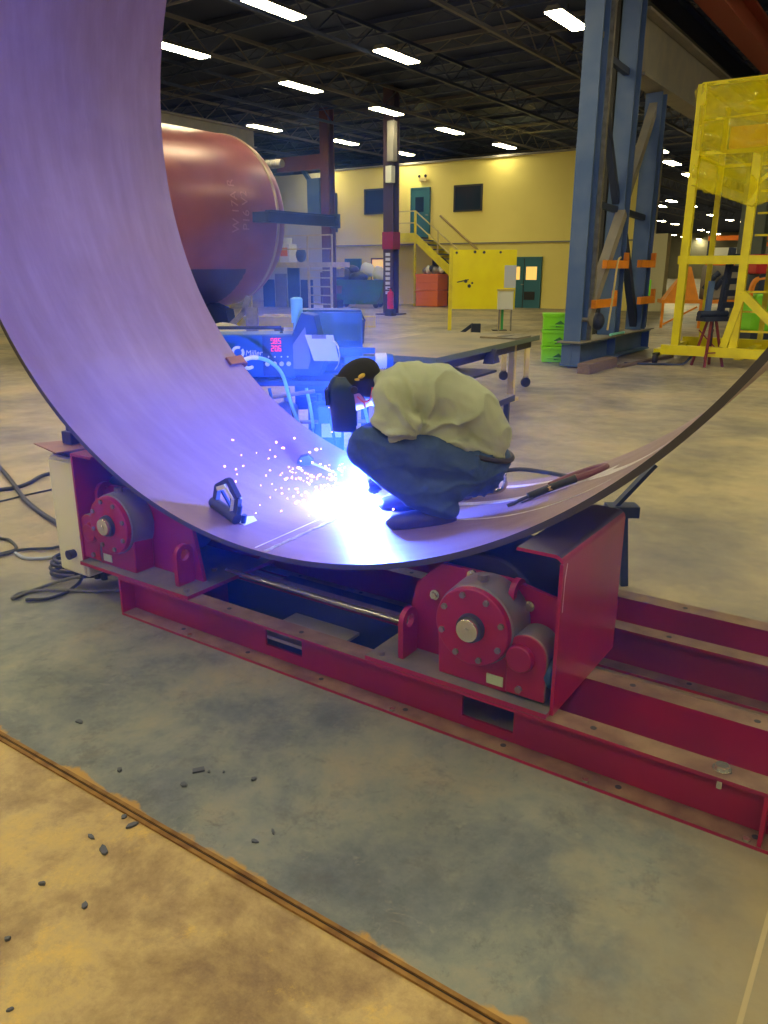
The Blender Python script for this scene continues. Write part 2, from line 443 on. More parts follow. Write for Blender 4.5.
# far rows of the hall, a few pixels each: no parts
fm = MB(); fm.prism([(-.25, 0), (.25, 0), (.14, .12), (-.14, .12)], 1, -.9, .9, 0); fm.box(-.23, .23, -.87, .87, -.03, 0, 1)
fme = fm.mesh('distant_light', [STEEL, LENS])
for k, (a, n) in enumerate([ (-9.2,36.0),(-9.0,36.5),(-8.3,35.9),(-10.1,40.0),(-9.0,40.8),(-9.6,46.7),(-15.3,64.1),(-23.5,90.5),(-23.9,97.5),(-24.5,105.4),(-25.0,114.6),(-25.5,121.5),(-32.5,129.2),(-33.3,138.2),(-26.0,129.2),(-26.5,137.9),(-33.5,149.0),(-16.9,92.8),(-10.5,68.5),(-10.6,74.8),(-17.5,107.3),(-16.4,97.7),(-15.3,70.2),(-16.6,83.2),(-19.3,122.0),(-17.4,68.7) ]):
    o = D.objects.new('ceiling_light', fme); C.objects.link(o); o.location = F(a, n, LZ); o.rotation_euler.z = BASE
    tag(o, 'small white ceiling light in the deep hall beyond the office block', 'ceiling light', 'distant ceiling lights')

# ================================================================ rolled steel shell
SANG = BASE + R(3)
SO = Vector((-0.4234, 3.0886, 0))
SE = Vector((math.cos(SANG), math.sin(SANG), 0)); SN = Vector((-SE.y, SE.x, 0))
SW = 1.4585
def srad(t): return 2.0488 + .0081*math.cos(2*t) - .015*math.sin(2*t) - .015*math.cos(3*t) - .0072*math.sin(3*t)
def sloc(th, y, dr=0):
    r = srad(th)+dr; return Vector((r*math.sin(th), y, 2.5304 - r*math.cos(th)))
def swor(th, y, dr=0):
    p = sloc(th, y, dr); return SO + SE*p.x + SN*p.y + Vector((0, 0, p.z))
def shell_mat():
    m = D.materials.new('mill_scale_steel'); m.use_nodes = True
    nt = m.node_tree; L = nt.links; b = nt.nodes['Principled BSDF']
    uv = nt.nodes.new('ShaderNodeUVMap'); uv.uv_map = 'UVMap'
    def mp(s):
        k = nt.nodes.new('ShaderNodeMapping'); k.inputs['Scale'].default_value = s; L.new(uv.outputs[0], k.inputs[0]); return k.outputs[0]
    def nz(vec, sc_, d=6, r=.6):
        k = nt.nodes.new('ShaderNodeTexNoise'); k.inputs['Scale'].default_value = sc_; k.inputs['Detail'].default_value = d; k.inputs['Roughness'].default_value = r
        L.new(vec, k.inputs[0]); return k.outputs['Fac']
    def ramp(f, *st):
        r = nt.nodes.new('ShaderNodeValToRGB'); e = r.color_ramp.elements
        while len(e) < len(st): e.new(.5)
        for i, (p, c) in enumerate(st): e[i].position = p; e[i].color = (*c, 1) if hasattr(c, '__len__') else (c, c, c, 1)
        L.new(f, r.inputs[0]); return r.outputs[0]
    def mix(f, a, c):
        n = nt.nodes.new('ShaderNodeMix'); n.data_type = 'RGBA'; L.new(f, n.inputs[0])
        for i, x in ((6, a), (7, c)):
            if hasattr(x, 'is_output'): L.new(x, n.inputs[i])
            else: n.inputs[i].default_value = (*x, 1)
        return n.outputs[2]
    base = ramp(nz(mp((.9, 5, 1)), 2.2, 7), (.30, (.235, .145, .18)), (.5, (.265, .168, .205)), (.70, (.30, .198, .235)))
    base = mix(ramp(nz(mp((2.2, 3, 1)), 1.6, 8, .7), (.56, 0.), (.72, .35)), base, (.20, .14, .17))
    base = mix(ramp(nz(mp((1, 1, 1)), 1.1, 5), (.5, 0.), (.7, .3)), base, (.42, .30, .33))
    L.new(base, b.inputs['Base Color'])
    b.inputs['Metallic'].default_value = 0.25
    L.new(ramp(nz(mp((.8, 3, 1)), 2, 6), (.3, .44), (.7, .52)), b.inputs['Roughness'])
    bp = nt.nodes.new('ShaderNodeBump'); bp.inputs['Strength'].default_value = .03; bp.inputs['Distance'].default_value = .01
    L.new(nz(mp((1, 3, 1)), 9, 6), bp.inputs['Height']); L.new(bp.outputs[0], b.inputs['Normal'])
    return m
SHELLM = shell_mat()
EDGE = mat('cut_plate_edge', (0.075, 0.07, 0.085), 0.5, .4)
def make_shell():
    K = 260; T = 0.024; verts = []; faces = []; mi = []; uvs = []
    ny = 8
    for k in range(K):
        t = 2*PI*k/K - PI
        for j in range(ny+1): verts.append(sloc(t, SW*j/ny))
        for j in range(ny+1): verts.append(sloc(t, SW*j/ny, T))
    W = 2*(ny+1)
    for k in range(K):
        a = k*W; b = ((k+1) % K)*W; u0 = k/K*12.9; u1 = (k+1)/K*12.9
        for j in range(ny):
            v0 = SW*j/ny; v1 = SW*(j+1)/ny
            faces.append((a+j, b+j, b+j+1, a+j+1)); mi.append(0); uvs.append([(u0,v0),(u1,v0),(u1,v1),(u0,v1)])
            faces.append((a+ny+1+j, a+ny+2+j, b+ny+2+j, b+ny+1+j)); mi.append(0); uvs.append([(u0,v0),(u0,v1),(u1,v1),(u1,v0)])
        faces.append((a, a+ny+1, b+ny+1, b)); mi.append(1); uvs.append([(u0,0)]*4)
        faces.append((a+ny, b+ny, b+2*ny+1, a+2*ny+1)); mi.append(1); uvs.append([(u0,0)]*4)
    me = D.meshes.new('shell_plate'); me.from_pydata(verts, [], faces)
    me.materials.append(SHELLM); me.materials.append(EDGE); me.polygons.foreach_set('material_index', mi)
    ul = me.uv_layers.new(name='UVMap'); i = 0
    for q in uvs:
        for c in q: ul.data[i].uv = c; i += 1
    me.polygons.foreach_set('use_smooth', [True]*len(faces)); me.set_sharp_from_angle(angle=R(40))
    return me
shell = thing('steel_shell_ring', 'huge rolled steel ring standing on the red roller frame, welder crouching inside', 'steel ring', SO, SANG)
obj('shell_plate', make_shell(), None, shell)
def strip_on_shell(t0, t1, y0, y1, w0, w1, lift=0.0015, n=30):
    mb = MB(); vs = []; fs = []
    for i in range(n+1):
        f = i/n; t = t0+(t1-t0)*f; y = y0+(y1-y0)*f; w_ = w0+(w1-w0)*f
        if abs(t1-t0)*2 > abs(y1-y0): dy, dt = w_/2, 0
        else: dy, dt = 0, w_/2/2.05
        vs += [sloc(t-dt, y-dy, -.0002), sloc(t-dt, y-dy, -lift), sloc(t+dt, y+dy, -lift), sloc(t+dt, y+dy, -.0002)]
    for i in range(n):
        o = 4*i
        for k in range(3): fs.append((o+k, o+k+1, o+5+k, o+4+k))
    fs += [(0,1,2,3), (4*n+3,4*n+2,4*n+1,4*n)]
    return mb.add(vs, fs)
BEAD = mat('weld_bead', (0.62, 0.60, 0.66), 0.3, 0.7, (0.4, 0.38, 0.42), 60, bump=.3)
SCRIBE_GLINT = mat('scribe_and_glint', (0.80, 0.76, 0.86), 0.35, 0.1, (0.62, 0.54, 0.62), 10)  # for the scribed line and the painted reflections
# longitudinal seam: a bead of small ripples
mb = MB(); nn_ = 130
pts = []
for i in range(nn_+1):
    y = .02 + 1.3*i/nn_
    c = sloc(-.055+.0012*math.sin(i*.7), y, -.001); mb.sph(c, (.010+.003*rnd.random(), .009, .0045), 6, 4)
obj('weld_seam', mb, BEAD, shell, smooth=True, label='silvery weld bead along the seam')
mb = strip_on_shell(-.085, -.085, .02, .62, .006, .006)
obj('scribed_line', mb, SCRIBE_GLINT, shell)
for args in ((.24, .66, .66, .34, .016, .014), (.15, .58, .98, .92, .06, .10), (.22, .50, 1.33, 1.22, .05, .04), (.55, .80, .86, .26, .12, .04)):  # lamp reflections on the plate, painted as bright strips
    obj('plate_glint', strip_on_shell(*args), SCRIBE_GLINT, shell, label='bright painted reflection on the plate')

# ================================================================ roller frame
frame = thing('channel_skid', 'long red welded channel frame lying on the floor under the rollers', 'roller frame', O0, BASE)
HZ = .20; TF = .012
def channel(y0, y1, web_front, x0, x1, holes=(), open_front=True):
    mb = MB()
    mb.box(x0, x1, y0, y1, 0.0, TF, 0, top=1); mb.box(x0, x1, y0, y1, HZ-TF, HZ, 0, top=1)
    wy = (y0, y0+.012) if web_front else (y1-.012, y1)
    xs = x0
    for (h0, h1, z0, z1) in holes:
        mb.box(xs, h0, *wy, TF, HZ-TF, 2); mb.box(h0, h1, *wy, TF, z0, 2); mb.box(h0, h1, *wy, z1, HZ-TF, 2); xs = h1
    mb.box(xs, x1, *wy, TF, HZ-TF, 2)
    # bolt holes punched in the flanges, drawn as shallow dark plugs
    x = x0+.3
    while x < x1:
        mb.cyl((x, (y0+y1)/2, HZ), (x, (y0+y1)/2, HZ+.0008), .011, seg=10, mi=3)
        if not web_front: mb.cyl((x+.1, y0+.045, TF), (x+.1, y0+.045, TF+.0008), .011, seg=10, mi=3)
        x += .42
    return mb
XM = 4.3
FM4 = [RED, WORN, REDD, DARK]
obj('channel', channel(0.0, .09, False, 0.0, XM, ((.90, 1.11, .06, .165), (1.89, 2.10, .05, .155))), FM4, frame)
obj('channel', channel(.35, .44, True, 0.02, XM), FM4, frame)
obj('channel', channel(.83, .91, False, 0.02, XM), FM4, frame)
obj('channel', channel(1.16, 1.25, True, 0.0, XM), FM4, frame)
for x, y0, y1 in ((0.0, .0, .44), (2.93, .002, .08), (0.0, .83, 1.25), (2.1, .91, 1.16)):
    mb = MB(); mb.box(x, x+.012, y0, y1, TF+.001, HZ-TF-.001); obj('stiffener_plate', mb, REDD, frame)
mb = MB(); mb.box(.85, 1.22, .092, .348, .085, .10, 0); obj('cross_plate', mb, GREYP, frame)
mb = MB(); mb.box(.40, 1.60, .092, .345, .014, .03); mb.box(.40, 1.60, .345, .3495, .03, .185); mb.box(.40, 1.60, .45, .82, .014, .03); obj('shade_sheet', mb, NAVYD, frame, label='dark sheets standing in for shade under the ring')  # navy sheets added where only shade lies between the channels
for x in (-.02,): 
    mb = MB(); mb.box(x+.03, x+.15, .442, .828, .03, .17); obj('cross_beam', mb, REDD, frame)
def hexbolt(mb, p, ax, r=.012, h=.01, mi=0):
    p = Vector(p); mb.cyl(p, p+Vector(ax)*h, r, seg=6, mi=mi); return mb
mb = MB(); hexbolt(mb, (2.80, .05, HZ), (0,0,1), .021, .016); mb.cyl((2.80, .05, HZ), (2.80, .05, HZ+.004), .028, seg=16)
obj('bolt', mb, CHROME, frame, label='bright hex bolt head')
mb = MB(); hexbolt(mb, (2.80, .05, HZ-TF), (0,0,-1), .02, .016); mb.cyl((2.80, .05, HZ-TF), (2.80, .05, .135), .010, seg=10)
obj('nut', mb, CHROME, frame)
for x in (.48, 1.62, 2.40, 2.9):
    mb = MB(); hexbolt(mb, (x, .012, TF), (0,0,1), .012, .009); obj('bolt', mb, CHROME, frame)

# ================================================================ roller units
def outer_r(world_x, z):           # distance from the shell's centre
    return math.hypot(world_x, z-2.5304)
def roller_unit(sign, gx, label, cat, plates, group):
    """sign +1: end plate on the right; gx: gearbox centre"""
    t = thing('roller_unit', label, cat, F(0, 0, 0), BASE, group)
    s = sign
    z0 = HZ + .002
    x_in, x_out = plates
    lo, hi = min(x_in, x_out), max(x_in, x_out)
    mb = MB(); mb.box(lo, hi, .0, .62, z0, z0+.018, 0, top=1); obj('base_plate', mb, [RED, DUST], t)
    zb = z0+.018
    def side(y):
        m_ = MB()
        poly = [(x_in+s*.07, zb), (x_out-s*.02, zb), (x_out-s*.02, .56), (gx+s*.12, .60), (gx-s*.16, .60), (x_in+s*.13, .50)]
        m_.prism(poly, 1, y, y+.02); return m_
    obj('side_plate', side(.165), RED, t); obj('side_plate', side(.54), RED, t)
    # rubber tyred roller between the side plates
    # distance to the shell surface, roller must just touch it
    wp = F(gx, .36, .43); rel = wp-SO; lx = rel.dot(SE); th = math.atan2(lx, 2.5304-.43)
    rr = srad(th)+.024; dd = math.hypot(lx, 2.5304-.43); rad = dd-rr
    mb = MB(); mb.cyl((gx, .21, .43), (gx, .52, .43), rad-.004, seg=40); obj('roller_tyre', mb, RUBBER, t, smooth=True, bevel=.01)
    mb = MB(); mb.cyl((gx, .20, .43), (gx, .53, .43), rad*.62, seg=30); mb.cyl((gx, .16, .43), (gx, .58, .43), .035, seg=16); obj('roller_hub', mb, DARK, t, smooth=True)
    GZ = .455; cx = gx+s*.05 if s > 0 else gx+.04
    # gearbox
    g = MB(); g.cyl((cx, .035, GZ), (cx, .165, GZ), .150, .158, seg=40, mi=0)
    g.prism([(cx-.15, zb), (cx+.13, zb), (cx+.135, GZ-.03), (cx-.155, GZ-.03)], 1, .05, .165, 1)
    gb = obj('gearbox', g, [GREYBODY, RED], t, smooth=True, bevel=.006)
    fl = MB(); fl.cyl((cx, .012, GZ), (cx, .036, GZ), .142, .146, seg=44, mi=0); obj('gearbox_cover', fl, RED, gb, smooth=True, bevel=.003)
    for k in range(8):
        a = 2*PI*k/8+.3
        b_ = MB(); hexbolt(b_, (cx+.121*math.cos(a), .012, GZ+.121*math.sin(a)), (0,-1,0), .0115, .010); obj('cover_bolt', b_, GREYBODY, gb)
    hb = MB(); hb.cyl((cx, -.008, GZ), (cx, .012, GZ), .050, .054, seg=28); obj('seal_ring', hb, DARK, gb, smooth=True)
    hb = MB(); hb.cyl((cx, -.024, GZ), (cx, -.008, GZ), .041, .043, seg=28); hb.cyl((cx, -.027, GZ), (cx, -.024, GZ), .012, seg=12); obj('shaft_end', hb, CHROME, gb, smooth=True, bevel=.003, label='bright round shaft end')
    np_ = MB(); np_.box(cx+s*.05, cx+s*.115, .046, .0502, zb+.02, zb+.058); obj('nameplate', np_, mat('nameplate_green', (.45, .55, .36), .4), gb, bevel=.001)
    # oil plug on top
    pl = MB(); pl.cyl((cx, .09, GZ+.155), (cx, .09, GZ+.175), .02, seg=8); obj('oil_plug', pl, GREYBODY, gb)
    # worm drive housing beside the gearbox, low and towards the end plate
    wx = cx+s*.20
    m_ = MB(); n = 18
    pts = [(wx-.075, zb+.01), (wx+.075, zb+.01)] + [(wx+.075*math.cos(a), .395+.075*math.sin(a)) for a in [PI*k/n for k in range(n+1)]]
    m_.prism(pts, 1, .04, .155, 0, edge=1)
    wd = obj('worm_housing', m_, [RED, GREYBODY], t, smooth=True, bevel=.008)
    m_ = MB(); m_.cyl((wx-s*.02, .018, .38), (wx-s*.02, .042, .38), .048, .052, seg=26); obj('bearing_cap', m_, RED, wd, smooth=True, bevel=.004)
    m_ = MB(); hexbolt(m_, (wx-s*.02, .04, zb+.04), (0,-1,0), .013, .012); obj('drain_plug', m_, GREYBODY, wd)
    m_ = MB(); m_.cyl((wx+s*.03, .10, .33), (wx+s*.095, .10, .33), .06, seg=26); obj('motor_bell', m_, BLUED, wd, smooth=True, bevel=.006)
    # lifting eyes
    def lug(x, z, hh, y0, ang=0):
        m_ = MB(); n = 20; w_ = .05
        out = [(y0+.10, z), (y0, z)] + [(y0+.05-.05*math.cos(a), z+hh-.05+.05*math.sin(a)) for a in [PI*k/n for k in range(n+1)]]
        # plate with a hole: ring part + web, all one mesh
        cy = y0+.05; cz = z+hh-.055; R1 = .052; R2 = .027
        vs = []; fs = []; K = 24
        for k in range(K):
            a = 2*PI*k/K; sx, sz = math.cos(a), math.sin(a)
            oy, oz = cy+R1*sx, cz+R1*sz
            if sz < 0: oy = cy+R1*(1 if sx >= 0 else -1)*min(1, abs(sx)*1.9); oz = z if abs(sx) < .98 else oz
            if sz < 0 and abs(sx) > .53: oy = cy+R1*(1 if sx > 0 else -1); oz = z+(cz-z)*(1-(abs(sz)/.85))
            for xx in (x-.011, x+.011):
                vs += [(xx, oy, oz), (xx, cy+R2*sx, cz+R2*sz)]
        for k in range(K):
            a = 4*k; b = 4*((k+1) % K)
            fs += [(a, b, b+1, a+1), (a+2, a+3, b+3, b+2), (a, a+2, b+2, b), (a+1, b+1, b+3, a+3)]
        m_.add(vs, fs); return m_
    obj('lifting_eye', lug(x_in+s*.13, zb, .20, .055), RED, t)
    obj('lifting_eye', lug(gx+s*.155, .50, .12, .10), RED, t)
    for (bx, bz) in ((gx-.185, .47), (gx+s*.2, .52), (gx-.03, .585)):
        m_ = MB(); m_.cyl((bx, .165, bz), (bx, .156, bz), .02, seg=14); hexbolt(m_, (bx, .156, bz), (0,-1,0), .014, .013); obj('bolt', m_, CHROME, t)
    for x in (x_in+s*.05, x_in+s*.14):
        m_ = MB(); hexbolt(m_, (x, .04 if x == x_in+s*.05 else .30, zb), (0,0,1), .015, .014); obj('bolt', m_, GREYBODY, t)
    return t
ru = roller_unit(1, 1.90, 'red roller unit with big gearbox under the right of the ring', 'roller unit', (1.50, 2.25), 'powered roller units')
# folded guard plate on the outside of the right unit
def guard():
    m_ = MB(); n = 8
    for (y0, y1) in ((.03, .64),):
        prof = [(2.262, HZ+.004)] + [(2.262-.03+.03*math.cos(a), .75+.03*math.sin(a)) for a in [PI/2*k/n for k in range(n+1)]] + [(2.10, .78)]
        inner = [(p[0]-.012 if i < 2 else p[0]*1.0-.004, p[1]-(.012 if i > 1 else 0)) for i, p in enumerate(prof)]
        poly = prof + inner[::-1]
        vs = [(p[0], y0, p[1]) for p in poly] + [(p[0], y1, p[1]) for p in poly]
        N = len(prof); M_ = len(poly); fs = []
        for i in range(M_): fs.append((i, (i+1) % M_, M_+(i+1) % M_, M_+i))
        for i in range(N-1):
            fs.append((i, i+1, M_-2-i, M_-1-i)); fs.append((M_+i, M_+M_-1-i, M_+M_-2-i, M_+i+1))
        m_.add(vs, fs)
    return m_
gmb = guard(); gu = obj('guard_plate', gmb, [RED, mat('dusty_dark_top', (.05,.035,.07), .45)], ru, smooth=True, label='tall folded red guard plate with a painted highlight at the corner')
for p_ in gu.data.polygons:
    if p_.normal.z > .75: p_.material_index = 1
m_ = MB(); m_.prism([(.046,.58),(.049,.70),(.062,.748),(.066,.746),(.053,.69),(.049,.58)], 0, 2.2622, 2.2632); obj('painted_highlight', m_, mat('corner_highlight', (.72, .55, .6), .4), gu)  # thin curved highlight painted on the plate face
lu = roller_unit(-1, -0.09, 'red roller unit with gearbox at the left, behind the cream control box', 'roller unit', (.50, -.30), 'powered roller units')
m_ = MB(); m_.box(-.322, -.307, .03, .60, .21, .775); m_.box(-.322, -.16, .03, .45, .765, .778); obj('guard_plate', m_, RED, lu)
# drive shaft between both units
sh = MB(); sh.cyl((.42, .33, .222), (1.60, .33, .222), .014, seg=14)
o = obj('drive_shaft', sh, CHROME, loc=O0, rz=BASE, smooth=True); tag(o, 'long bright steel shaft joining the two red roller units', 'shaft')
# control box
cb = thing('control_box', 'tall cream electrical box hanging on the left end of the roller frame', 'electrical box', F(-.445, 0, 0), BASE)
mb = MB(); mb.box(-.115, .115, .06, .38, .10, .735); obj('box_body', mb, CREAM, cb, bevel=.012)
mb = MB(); mb.box(-.105, .105, .048, .06, .115, .72); obj('box_door', mb, CREAM, cb, bevel=.006)
mb = MB(); mb.cyl((.03, .048, .225), (.03, .01, .225), .022, .026, seg=18); obj('cable_gland', mb, BLACK, cb, smooth=True)
mb = MB()
for k in range(5): mb.cyl((-.08+.045*k, .12+.01*k, .10), (-.08+.045*k, .12+.01*k, .055), .017, seg=12)
obj('gland_row', mb, DARK, cb, smooth=True)
mb = MB(); mb.box(-.10, .10, .08, .36, .736, .744); obj('box_lid', mb, DARK, cb)
mb = MB(); mb.prism([(-.66, .05), (-.36, -.02), (-.33, .16), (-.50, .34)], 2, .7785, .784)
o = obj('loose_steel_plate', mb, mat('rusty_plate', (.36, .17, .12), .5, .2, (.28, .14, .12), 8), loc=O0, rz=BASE); tag(o, 'thin rusty steel plate lying on top of the cream control box', 'steel plate')
mb = MB(); mb.box(-.53, -.45, .13, .22, .7842, .85); mb.cyl((-.49, .175, .85), (-.49, .175, .88), .035, seg=16)
o = obj('roller_stop', mb, DARK, loc=O0, rz=BASE, bevel=.006); tag(o, 'small dark block standing on the rusty plate against the ring', 'block')

# cables on the floor at the left
CAB = mat('black_cable', (0.02, 0.022, 0.03), 0.45); CABG = mat('grey_cable', (0.13, 0.13, 0.15), 0.5)
def cable(label, pts, r=.011, m=CAB, cat='cable', name='power_cable', group='cables on the floor at the left'):
    mb = MB(); mb.tube(pts, r, 8, smooth=6)
    o = obj(name, mb, m, smooth=True); tag(o, label, cat, group); return o
cable('thick black cable running straight to the cream control box from upper left', [(-3.6,6.95,.02),(-3.31,6.53,.02),(-3.00,6.07,.02),(-2.67,5.56,.02),(-2.40,5.21,.02),(-2.15,4.92,.02),(-1.95,4.6,.02)], .018)
cable('black cable curving up to the back of the cream control box', [(-3.1,5.75,.015),(-2.98,5.83,.015),(-2.88,5.90,.015),(-2.84,6.04,.015),(-2.82,6.30,.015),(-2.6,6.5,.015)], .016)
cable('thin straight black lead behind the cream control box', [(-3.0,5.4,.01),(-2.84,5.53,.01),(-2.72,5.70,.01),(-2.55,5.9,.01)], .007)
cable('grey cable dropping from the control box and doubling back in a sharp bend', [(-1.60,3.84,.10),(-1.70,3.93,.05),(-1.80,3.95,.015),(-1.88,3.85,.012),(-1.93,3.75,.012),(-1.94,3.77,.013),(-1.91,3.83,.012),(-1.76,3.86,.012),(-1.51,3.84,.012),(-1.34,3.88,.012)], .009, CABG)
cable('black cable hanging from the box glands in a short loop', [(-1.60,3.86,.10),(-1.63,3.87,.05),(-1.68,3.86,.012),(-1.70,3.80,.012),(-1.76,3.74,.012),(-1.86,3.73,.012)], .009)
cable('black cable leaving left from under the box', [(-1.72,4.15,.012),(-1.98,4.51,.012),(-2.05,4.51,.012),(-2.22,4.48,.012),(-2.30,4.39,.012),(-2.5,4.3,.012)], .009)
cable('black cable looped at the left edge', [(-2.6,4.85,.012),(-2.45,4.70,.012),(-2.37,4.66,.012),(-2.26,4.51,.012),(-2.29,4.43,.012),(-2.45,4.30,.012)], .010)
cable('pale blue-grey hose in a low loop left of the box', [(-2.23,4.43,.012),(-2.13,4.34,.012),(-2.01,4.34,.012),(-1.9,4.40,.012),(-1.78,4.28,.012)], .010, mat('pale_hose', (.35,.4,.55), .4))
coil = []
for k in range(62):
    a = k*.42; rr_ = 1 + .10*math.sin(k*.9)
    coil.append((-1.66+.20*rr_*math.cos(a), 4.12+.13*rr_*math.sin(a), .012+.0016*k))
cable('untidy coil of black cable on the floor below the box', coil, .010, name='cable_coil')
# stand holding the right edge of the ring
st = thing('support_stand', 'dark steel prop leaning under the right side of the ring', 'prop stand', (1.31, 3.95, 0), 0)
mb = MB(); mb.bar((0,0,0), (-.04, 0, .42), .04, .03); obj('leg', mb, NAVYD, st)
mb = MB(); mb.box(-.13, .03, -.05, .05, .40, .46); obj('head_block', mb, NAVYD, st)
mb = MB(); mb.bar((-.09,0,.45), (.10, 0, .68), .05, .02); obj('prop_arm', mb, NAVYD, st)

# ================================================================ things lying in the ring
FLAT = Vector((0,0,1))
def surf_frame(th, y):           # world matrix of a place on the shell's inside: x along the hoop, y along the axis, z inward
    p = swor(th, y); x = SE*math.cos(th) + Vector((0,0,1))*math.sin(th); z = -SE*math.sin(th) + Vector((0,0,1))*math.cos(th)
    M = Matrix(((x.x, SN.x, z.x), (x.y, SN.y, z.y), (x.z, SN.z, z.z))).to_4x4()
    return Matrix.Translation(p) @ M
# magnetic handle tool
mt = thing('lifting_magnet', 'black hand magnet with five-sided handle lying on the plate near the ring edge', 'hand magnet')
mt.matrix_world = surf_frame(-.245, .19) @ Matrix.Rotation(R(-12), 4, 'Z')
mb = MB(); mb.cyl((-.10, 0, .028), (.09, 0, .028), .028, seg=24); mb.cyl((-.112, 0, .028), (-.10, 0, .028), .024, seg=20); obj('magnet_barrel', mb, DARK, mt, smooth=True, bevel=.003)
mb = MB()
out = [(-.085, .045), (-.085, .12), (-.01, .185), (.075, .13), (.08, .045)]
for i in range(4): mb.bar((out[i][0], 0, out[i][1]), (out[i+1][0], 0, out[i+1][1]), .028, .022)
for p_ in out[1:4]: mb.sph((p_[0], 0, p_[1]), (.013, .014, .013), 8, 6)
obj('handle_frame', mb, DARK, mt)
mb = MB(); mb.bar((-.07, -.016, .115), (-.01, -.016, .155), .004, .02); mb.bar((-.005, -.016, .15), (.055, -.016, .12), .004, .014); mb.bar((.058, -.016, .12), (.058, -.016, .06), .004, .016)
obj('handle_sticker', mb, mat('pale_yellow_sticker', (.75,.72,.45), .5), mt)
mb = MB(); mb.bar((-.05, 0, .11), (.05, 0, .055), .012, .012); mb.bar((.05, 0, .055), (.01, 0, .16), .012, .012); obj('inner_lever', mb, BLUED, mt)
mb = MB(); mb.prism([(.03,.01),(.13,.02),(.17,.09),(.06,.12)], 2, .002, .008); obj('foot_plate', mb, CREAM, mt)
mb = MB(); mb.cyl((.095, 0, .06), (.095, 0, .10), .012, seg=12); mb.cyl((.10, .03, .01), (.10, .03, .05), .012, seg=12); obj('lever_knob', mb, BLUED, mt)
# spare torch lying on the right of the plate
tr = thing('welding_torch', 'spare welding torch with curled lead lying on the plate right of the welder', 'welding torch')
tr.matrix_world = surf_frame(.43, .88) @ Matrix.Rotation(R(14), 4, 'Z')
mb = MB(); mb.tube([(-.10,-.03,.02),(-.02,0,.022),(.06,.0,.024),(.12,.02,.024)], .018, 10, smooth=4); obj('torch_handle', mb, BLACK, tr, smooth=True)
mb = MB(); mb.tube([(-.10,-.03,.02),(-.14,-.045,.018),(-.17,-.04,.012)], .008, 8); mb.cyl((-.17,-.04,.012), (-.20,-.05,.01), .011, seg=10); obj('torch_neck', mb, DARK, tr, smooth=True)
mb = MB(); mb.cyl((-.02,0,.022), (.02,0,.023), .0165, seg=12); obj('brass_band', mb, mat('brass', (.7,.5,.25), .35, .8), tr, smooth=True)
mb = MB(); mb.tube([(.12,.02,.024),(.21,.06,.020),(.25,.15,.018),(.17,.24,.018),(.06,.22,.018),(-.02,.15,.018)], .016, 8, smooth=5); obj('torch_lead', mb, mat('maroon_hose', (.16,.04,.07), .5), tr, smooth=True)
mb = MB(); mb.tube([(-.14,.01,.01),(-.17,.035,.01),(-.15,.05,.01)], .004, 6); obj('trigger_hook', mb, DARK, tr, smooth=True); mb = MB(); mb.tube([(-.08,-.045,.01),(-.11,-.075,.01),(-.13,-.07,.01)], .004, 6); obj('trigger_hook', mb, DARK, tr, smooth=True)
# clamp behind the welder
cl = thing('c_clamp', 'bright steel clamp standing on the plate just behind the welder', 'clamp')
cl.matrix_world = surf_frame(.20, 1.12) @ Matrix.Rotation(R(20), 4, 'Z')
mb = MB(); mb.tube([(-.05,0,.02),(.08,0,.02),(.12,0,.05),(.12,0,.11),(.08,0,.135),(.04,0,.13)], .012, 8, smooth=4); obj('clamp_frame', mb, CHROME, cl, smooth=True)
mb = MB(); mb.cyl((-.12,0,.03), (.04,0,.045), .009, seg=10); mb.cyl((.04,-.02,.045), (.07,-.02,.045), .02, seg=14); mb.cyl((.06,-.04,.04),(.06,.04,.05),.006,seg=8); obj('clamp_screw', mb, CHROME, cl, smooth=True)
mb = MB(); mb.box(-.14,-.05,-.025,.025,.004,.04); obj('clamp_jaw', mb, STEEL, cl, bevel=.004)
cable('black lead trailing to the right behind the welder over the plate edge', [swor(.18,1.12,-.10), swor(.27,1.25,-.10), swor(.34,1.30,-.05), swor(.41,1.22,-.013), swor(.46,1.08,-.013)], .011, group='leads at the ring', name='welding_lead')
# chipping hammer at far left of the arc
ch = thing('chipping_hammer', 'dark chipping hammer lying on the plate left of the arc', 'hammer')
ch.matrix_world = surf_frame(-.33, 1.04) @ Matrix.Rotation(R(35), 4, 'Z')
mb = MB(); mb.tube([(.02,0,.03),(.18,-.02,.012)], .009, 8); obj('hammer_handle', mb, STEEL, ch, smooth=True)
mb = MB(); mb.prism([(-.05,.01),(-.02,.0),(.03,.015),(.04,.05),(0,.075),(-.04,.05)], 1, -.018, .018); obj('hammer_head', mb, DARK, ch, bevel=.004)
